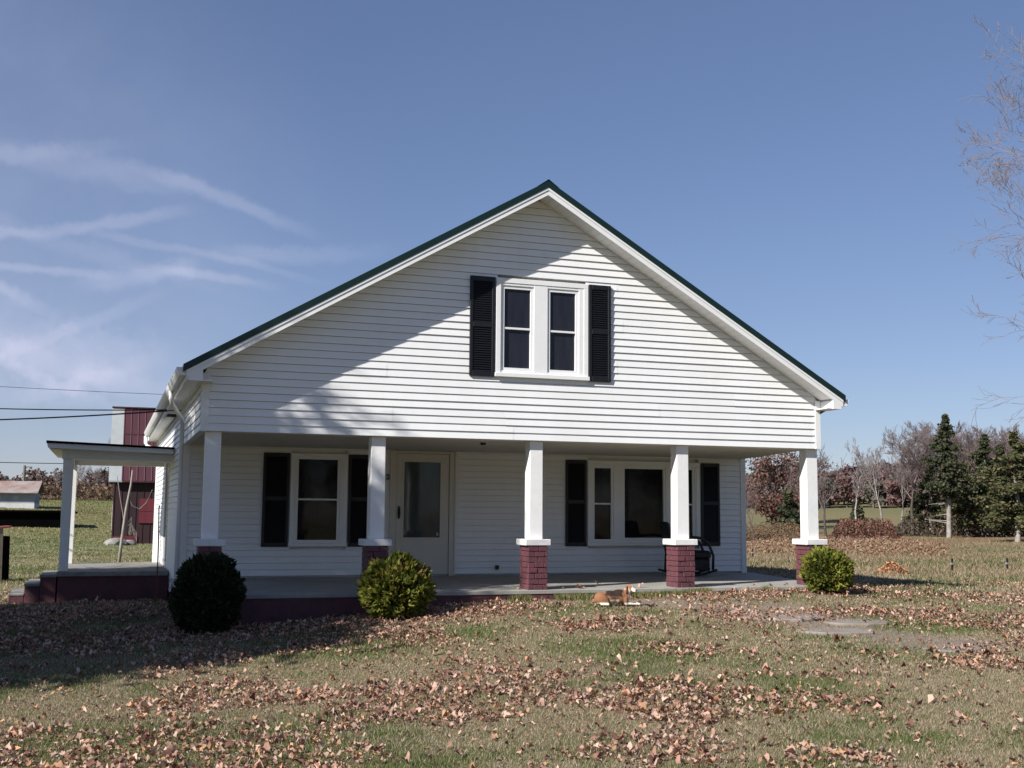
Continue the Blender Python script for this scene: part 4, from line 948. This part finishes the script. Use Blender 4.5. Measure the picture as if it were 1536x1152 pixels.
def bslope(x0, x1, m_, off=0.0, nm='roof'):
    mb = MB(); mb.add([(x0, -.25 + off, ze - .08), (x1, -.25 + off, ze - .08), (x1, 3 + off, zt_), (x0, 3 + off, zt_), (x0, -.25 + off, ze - .14), (x1, -.25 + off, ze - .14), (x1, 3 + off, zt_ - .06), (x0, 3 + off, zt_ - .06)],
           [(0, 1, 2, 3), (4, 7, 6, 5), (0, 4, 5, 1), (2, 6, 7, 3), (0, 3, 7, 4), (1, 5, 6, 2)]); return mb.build(nm, m_, barn)
rf = bslope(.42, Lb + .2, m_barnroof); bslope(-.10, .42, m_galv, nm='roof_sheet')
mb = MB(); mb.add([(-.1, 3.0, zt_), (Lb + .2, 3.0, zt_), (Lb + .2, 6.2, ze - .1), (-.1, 6.2, ze - .1)], [(0, 1, 2, 3)]); mb.build('rear_roof', m_barnroof, barn, fix=False)
mb = MB()
x_ = .42
while x_ < Lb:
    mb.add([(x_ - .03, -.26, ze - .075), (x_ + .03, -.26, ze - .075), (x_ + .03, 3, zt_ + .005), (x_ - .03, 3, zt_ + .005), (x_, -.26, ze - .04), (x_, 3, zt_ + .04)], [(0, 1, 4), (3, 5, 2), (0, 4, 5, 3), (1, 2, 5, 4)]); x_ += .29
zm = (ze + zt_) / 2 + .35; ym = -.25 + 3.25 * (zm - ze + .08) / (zt_ - ze + .08)
mb.box(.42, ym - .035, zm - .02, Lb + .2, ym - .002, zm + .03); mb.build('ribs', m_barnroof, rf)
mb = MB(); mb.box(-.12, 2.9, zt_ - .01, Lb + .22, 3.1, zt_ + .04); mb.build('ridge_cap', m_barnroof, rf)
for i, (px, d, s, lb) in enumerate(((178, 48.6, .42, 'largest pale rock at the left foot of the red barn'), (186, 48.8, .27, 'small pale rock right of the largest one at the barn foot'), (200, 49, .25, 'flat pale rock below the middle of the red barn wall'))):
    p = at(px, 700, d); z = gz1(p[0], p[1]); bm = bmesh.new(); bmesh.ops.create_icosphere(bm, subdivisions=2, radius=s)
    R = random.Random(i)
    for v in bm.verts: v.co *= R.uniform(.8, 1.15); v.co.z *= .55
    me = bpy.data.meshes.new('rock'); bm.to_mesh(me); bm.free(); me.materials.append(m_whitew if False else m_conc2); o = addobj('rock', me, loc=(p[0], p[1], z + .08)); tag(o, lb, 'rock', 'pale rocks at the foot of the barn')
# grey shed with rusty roof
ps, rs_ = frame_at(60, 84, -.10); sh = thing('grey_shed', tuple(ps), 'grey and whitewashed shed with a rust-streaked metal roof', 'shed', rz=rs_); k = 95 / FPX
g1 = at(60, 763, 84)[2] - ps[2]; e_ = at(60, 739, 84)[2] - ps[2]; t_ = at(60, 722, 84)[2] - ps[2]; Ls = 9.0; g1 = min(g1, 0.1)
lo_ = at(60, 755, 84)[2] - ps[2]
mb = MB(); mb.box(-Ls, 0, lo_, -.25, 3.2, e_); w_ = mb.build('wall', m_grey, sh)
mb = MB(); mb.box(-Ls - .02, -.02, -1.2, -.23, 3.22, lo_ - .002); mb.build('lower_wall', m_whitew, sh)
mb = MB(); mb.add([(-Ls - .3, -.4, e_ - .05), (0, -.4, e_ - .05), (0, 2.0, t_), (-Ls - .3, 2.0, t_), (-Ls - .3, -.4, e_ + .0), (0, -.4, e_ + .0), (0, 2.0, t_ + .05), (-Ls - .3, 2.0, t_ + .05), (0, 4.2, e_), (-Ls - .3, 4.2, e_)],
       [(0, 3, 2, 1), (4, 5, 6, 7), (0, 1, 5, 4), (1, 2, 6, 5), (3, 0, 4, 7), (6, 8, 9, 7)]); mb.build('roof', m_rust, sh)
for xw in (-1.55, -2.6): 
    mb = MB(); mb.box(xw, -.03, lo_ + .15, xw + .33, -.002, lo_ + .5); mb.build('window', m_galv, sh)
pl_, rl_ = frame_at(112, 63, -.05); bl = thing('long_low_shed', tuple(pl_), 'long low black-sided shed in the field below the grey shed', 'shed', rz=rl_)
h_ = at(100, 765, 63)[2] - pl_[2]
mb = MB(); mb.box(-11, 0, -1.0, 0, 2.6, h_ - .12); w_ = mb.build('wall', m_tar, bl); mb = MB(); mb.prism([(-.25, h_ - .12), (2.85, h_ - .2), (2.85, h_ - .12), (-.25, h_ - .02)], 'X', -11.2, .12); mb.build('roof', m_tar, bl)
# old stump-like red-topped feeder at the left edge
pf_, rf_ = frame_at(12, 27, .2); fd = thing('feed_box', tuple(pf_), 'small weathered wooden box on a post with a slanted red lid, at the left edge', 'feeder', rz=rf_); kk = 27 / FPX
top_ = at(12, 790, 27)[2] - pf_[2]
mb = MB(); mb.taper(-.13, -.06, -.2, top_ - .03, .20, .18, .16, .15); mb.build('post', m_wood, fd)
mb = MB(); mb.taper(.055, .10, .0, top_ - .20, .16, .26, .13, .22); mb.build('box', m_tar, fd, bevel=.01)
mb = MB(); mb.box(-.62, .0, .0, -.25, .25, top_ - .1); mb.build('panel', m_redwood, fd)
mb = MB(); mb.prism([(-.66, top_ - .10), (.10, top_ - .02), (.11, top_ + .02), (-.66, top_ - .05)], 'Y', -.16, .34); mb.build('lid', m_redwood, fd)
# leaning sapling in front of the barn
ps_ = at(184, 700, 31); z_ = gz1(ps_[0], ps_[1]); H_ = at(198, 705, 31)[2] - z_
sp_ = thing('bare_sapling', (ps_[0], ps_[1], z_), 'thin leaning bare sapling with curled vines in front of the red barn', 'tree')
mb = MB(); mb.tube([(0, 0, -.1), (.06, 0, H_ * .3), (.13, .0, H_ * .6), (.22, 0, H_ * .85), (.24, 0, H_)], [.045, .038, .034, .026, .018], 7); mb.build('trunk', m_bark_pale, sp_, smooth=True)
mb = MB()
def curve(pts, r): mb.tube(pts, r, 5)
curve([(.10, 0, H_ * .45), (-.02, .02, H_ * .7), (-.12, .05, H_ * .93)], .010)
curve([(.17, 0, H_ * .72), (.28, 0, H_ * .63), (.45, .02, H_ * .6), (.6, .05, H_ * .66), (.75, .05, H_ * .8)], .009)
for q in range(6):
    a0 = q * 1.1; curve([(.14, 0, H_ * .42), (.24 + .05 * math.cos(a0), .03, H_ * (.44 + .03 * q * .5)), (.30 + .08 * math.sin(a0), .02, H_ * (.38 - .01 * q)), (.36 + .05 * math.cos(a0 * 2), 0, H_ * (.33 + .012 * q)), (.42, .03, H_ * (.27 + .01 * q))], .007)
mb.build('vines', m_twig_pale, sp_)
# utility pole and cables
pp_ = at(37, 700, 100); z_ = gz1(pp_[0], pp_[1]); H_ = at(37, 698, 100)[2] - z_; up_ = thing('utility_pole', (pp_[0], pp_[1], z_), 'slim grey utility pole with a lamp arm behind the grey shed', 'pole')
mb = MB(); mb.tube([(0, 0, -.3), (0, 0, H_)], [.13, .10], 8); mb.build('pole_shaft', m_wood, up_)
mb = MB(); mb.tube([(0, 0, H_ - .3), (.25, 0, H_ - .1), (.42, 0, H_ - .15)], .035, 6); mb.box(.36, -.1, H_ - .28, .56, .1, H_ - .14); mb.build('lamp_arm', m_wood, up_)
def cable(a, b, sag, r, label):
    a = np.array(a, float); b = np.array(b, float); pts = [a + (b - a) * t - np.array([0, 0, 4 * sag * t * (1 - t)]) for t in np.linspace(0, 1, 25)]
    mb = MB(); mb.tube(pts, r, 5); o = mb.build('power_cable', m_wire, smooth=True); tag(o, label, 'cable', 'overhead cables left of the house')
aH = (-.02, 4.3, 2.70)
cable(at(-420, 590, 26), aH, .10, .010, 'upper of the two black cables that meet at the left eave of the house')
cable(at(-420, 628, 26), aH, .12, .013, 'lower, thicker black cable that meets the left eave of the house')
cable(at(-300, 560, 85), at(560, 600, 85), .3, .016, 'faint thin cable high in the sky left of the house')
cable(at(-300, 681, 70), at(330, 694, 78), .25, .022, 'faint cable at the height of the side porch roof')
# leaf pile and pasture stakes
p = at(1334, 700, 26.5); z = gz1(p[0], p[1]); lp_ = thing('leaf_pile', (p[0], p[1], z), 'low heap of orange dry leaves beyond the house shadow', 'leaf pile')
g = np.random.default_rng(61); n = 1100; a = g.uniform(0, 6.28, n); r = np.sqrt(g.random(n)); x = np.cos(a) * r * .38; y = np.sin(a) * r * .30; z2 = .24 * (1 - r ** 2) * (.7 + .3 * np.cos(x * 9)) * g.random(n) ** .4
V, F, c = leaf_litter(x, y, z2, g, .06, [(.52, .30, .17), (.44, .23, .12), (.58, .38, .24)]); addobj('leaves', fastmesh('leaves', V, F, m_leafd, c), lp_)
for (px, yt, d, lb) in ((1505, 838, 30, 'dark pasture stake nearest the right edge'), (1423, 845, 29, 'short dark stake in the pasture beyond the leaf heap'), (1127, 826, 36, 'thin stake in the pasture seen through the porch opening')):
    p = at(px, 700, d); z = gz1(p[0], p[1]); h = at(px, yt, d)[2] - z; h = max(h, .3)
    st_ = thing('field_stake', (p[0], p[1], z), lb, 'stake', 'stakes in the pasture')
    mb = MB(); mb.tube([(0, 0, -.1), (.01, 0, h)], .022, 5); mb.build('stake_shaft', m_dark, st_); mb = MB(); mb.box(-.03, -.03, h - .14, .035, .03, h - .10); mb.build('insulator', m_conc2, st_)

# ------------------------------------------------------------------ porch chair
ch = thing('porch_armchair', (8.50, 2.75, 0), 'dark high-backed rocking armchair behind the brick pier, side-on', 'chair', rz=-.25)
m_chair = mat('dark_brown_wicker', (.012, .010, .011), .6, .3, 30, bump=.4, bscale=80)
mb = MB(); mb.add([(-.40, -.27, .36), (-.30, -.27, .36), (-.43, -.27, .93), (-.50, -.27, .93), (-.40, .27, .36), (-.30, .27, .36), (-.43, .27, .93), (-.50, .27, .93)], [(0, 1, 2, 3), (4, 7, 6, 5), (0, 4, 5, 1), (1, 5, 6, 2), (2, 6, 7, 3), (3, 7, 4, 0)])
bk = mb.build('backrest', m_chair, ch, bevel=.03, smooth=False)
mb = MB(); mb.box(-.36, -.26, .30, .30, .26, .44); mb.build('seat', m_chair, ch, bevel=.035)
mb = MB(); mb.box(-.30, -.25, .10, .27, .25, .30); mb.build('seat_frame', m_chair, ch, bevel=.02)
for s_ in (-1, 1):
    mb = MB(); mb.tube([(-.40, s_ * .29, .66), (-.1, s_ * .30, .68), (.10, s_ * .30, .66), (.24, s_ * .30, .56), (.32, s_ * .30, .36), (.31, s_ * .30, .12)], .024, 8); mb.tube([(-.3, s_ * .29, .50), (.24, s_ * .30, .56)], .015, 6); mb.build('armrest', m_chair, ch, smooth=True)
    mb = MB(); mb.tube([(-.52, s_ * .24, .10), (-.30, s_ * .24, .045), (-.05, s_ * .24, .024), (.18, s_ * .24, .045), (.40, s_ * .24, .12)], .022, 6); mb.build('rocker', m_chair, ch, smooth=True)
    mb = MB(); mb.tube([(-.40, s_ * .25, .06), (-.38, s_ * .25, .40)], .022, 6); mb.build('leg', m_chair, ch); mb = MB(); mb.tube([(.25, s_ * .24, .05), (.25, s_ * .24, .34)], .022, 6); mb.build('leg', m_chair, ch)

# ------------------------------------------------------------------ the dog
def dog():
    bm = bmesh.new()
    def ell(c, r, rot=(0, 0, 0)):
        from mathutils import Euler
        m = Matrix.Translation(c) @ Euler(rot).to_matrix().to_4x4() @ Matrix.Diagonal((*r, 1)); bmesh.ops.create_uvsphere(bm, u_segments=20, v_segments=12, radius=1, matrix=m)
    def cap(a, b, ra, rb, n=7):
        a = Vector(a); b = Vector(b)
        for i in range(n): t = i / (n - 1); r = ra + (rb - ra) * t; bmesh.ops.create_icosphere(bm, subdivisions=2, radius=r, matrix=Matrix.Translation(a.lerp(b, t)))
    ell((-.20, 0, .075), (.095, .085, .078)); ell((-.08, .0, .088), (.14, .076, .078)); ell((.05, 0, .098), (.13, .075, .084)); ell((.13, 0, .10), (.065, .062, .078))
    cap((.12, 0, .12), (.175, -.012, .175), .060, .046)
    ell((.190, -.022, .200), (.050, .054, .046)); ell((.200, -.045, .193), (.040, .040, .034)); cap((.205, -.060, .185), (.232, -.108, .170), .028, .021)
    for s_ in (-1, 1): cap((.12, s_ * .05, .07), (.13, s_ * .052, .025), .032, .026); cap((.13, s_ * .052, .022), (.29, s_ * .045 - .01, .016), .021, .015); ell((.30, s_ * .045 - .01, .017), (.026, .018, .015))
    ell((-.19, -.075, .065), (.085, .032, .062), (0, .3, 0)); cap((-.13, -.085, .03), (-.21, -.10, .018), .024, .017); cap((-.21, -.10, .016), (-.12, -.112, .014), .016, .014)
    ell((-.19, .075, .06), (.08, .03, .055)); cap((-.28, .0, .05), (-.34, .06, .018), .017, .010); cap((-.34, .06, .018), (-.33, .14, .014), .011, .008)
    me = bpy.data.meshes.new('dog_src'); bm.to_mesh(me); bm.free(); o = bpy.data.objects.new('dog_src', me); C.objects.link(o)
    m = o.modifiers.new('r', 'REMESH'); m.mode = 'VOXEL'; m.voxel_size = .0075; s = o.modifiers.new('s', 'SMOOTH'); s.factor = .6; s.iterations = 7
    bpy.context.view_layer.update(); out = bpy.data.meshes.new_from_object(o.evaluated_get(bpy.context.evaluated_depsgraph_get())); bpy.data.objects.remove(o)
    n = len(out.vertices); co = np.empty(n * 3, np.float32); out.vertices.foreach_get('co', co); P = co.reshape(-1, 3)
    tan = np.array((.27, .13, .07)); wh = np.array((.68, .62, .54)); bk = np.array((.035, .022, .018)); x, y, z = P[:, 0], P[:, 1], P[:, 2]; nn = (fbm(x * 26, z * 26 + y * 26, 5) - .5)
    c = np.tile(tan, (n, 1)); saddle = sstep(z + nn * .05, .095, .115) * (1 - sstep(x + nn * .05, .07, .10)) * sstep(x + nn * .05, -.17, -.13)
    side = sstep(z + nn * .04, .06, .085) * (1 - sstep(x, .02, .06)) * sstep(x, -.10, -.06) * .65
    k = np.maximum(saddle, side)[:, None]; c = c * (1 - k) + bk * k
    w = np.zeros(n); w = np.maximum(w, (z < .035) * (x > -.26) * (x < -.05) * 1.0); w = np.maximum(w, (x > .155) * (z < .15) * 1.0); w = np.maximum(w, (z < .032) * (x > .1) * 1.0)
    w = np.maximum(w, sstep(-y + nn * .02, .074, .086) * (z > .12) * (x > .1))
    w = np.maximum(w, (np.abs(x - .9 * .0 - (.19 + (-y - .02) * .5)) < .008) * (-y > .045) * (z > .17) * 1.0); ring = sstep(x * .7 + z * .7, .205, .213) * (1 - sstep(x * .7 + z * .7, .242, .25)) * (z > .12) * (x < .19); w = np.maximum(w, ring)
    w = np.maximum(w, ((z < .07) & (x > -.1) & (x < .03)) * .7)
    c = c * (1 - w[:, None]) + wh * w[:, None]
    a = out.attributes.new('col', 'FLOAT_COLOR', 'POINT'); cc = np.ones((n, 4), np.float32); cc[:, :3] = c; a.data.foreach_set('color', cc.ravel())
    out.materials.clear(); out.materials.append(mat_attr('dog_fur', .85, .15, noise=.12, nscale=60)); out.polygons.foreach_set('use_smooth', [True] * len(out.polygons)); out.name = 'body'
    x0, y0 = 5.32, -1.12; d_ = thing('beagle_dog', (x0, y0, gz1(x0, y0) + .018), 'tan, white and black beagle lying on the grass beside the porch, head up', 'dog', rz=-.22)
    addobj('body', out, d_); d_.scale = (1.0, 1.12, 1.15)
    fur = mat('ear_fur_brown', (.26, .085, .035), .9, .2, 40)
    for s_ in (-1, 1):
        mb = MB(); c0 = Vector((.184 + s_ * .044, -.020 + s_ * .022, .222)); pts = [c0, c0 + Vector((s_ * .012, s_ * .004 - .004, -.03)), c0 + Vector((s_ * .015, s_ * .004 - .008, -.065)), c0 + Vector((s_ * .010, -.012, -.088))]
        w_ = [.012, .026, .027, .010]; vs = []
        for p, w in zip(pts, w_): vs += [(p.x - .006, p.y - w, p.z), (p.x + .006, p.y - w, p.z), (p.x + .006, p.y + w * .7, p.z), (p.x - .006, p.y + w * .7, p.z)]
        fs = [(0, 1, 2, 3), (12, 15, 14, 13)]
        for i in range(3):
            for k in range(4): fs.append((i * 4 + k, i * 4 + (k + 1) % 4, i * 4 + 4 + (k + 1) % 4, i * 4 + 4 + k))
        mb.add(vs, fs); mb.build('ear', fur, d_, smooth=True)
    def ball(nm, c, r, m):
        bm = bmesh.new(); bmesh.ops.create_icosphere(bm, subdivisions=2, radius=r, matrix=Matrix.Translation(c)); me = bpy.data.meshes.new(nm); bm.to_mesh(me); bm.free(); me.materials.append(m); addobj(nm, me, d_)
    ball('nose', (.242, -.130, .176), .010, m_dark); ball('eye', (.187, -.076, .208), .0062, m_dark); ball('eye', (.226, -.062, .208), .0062, m_dark)
dog()
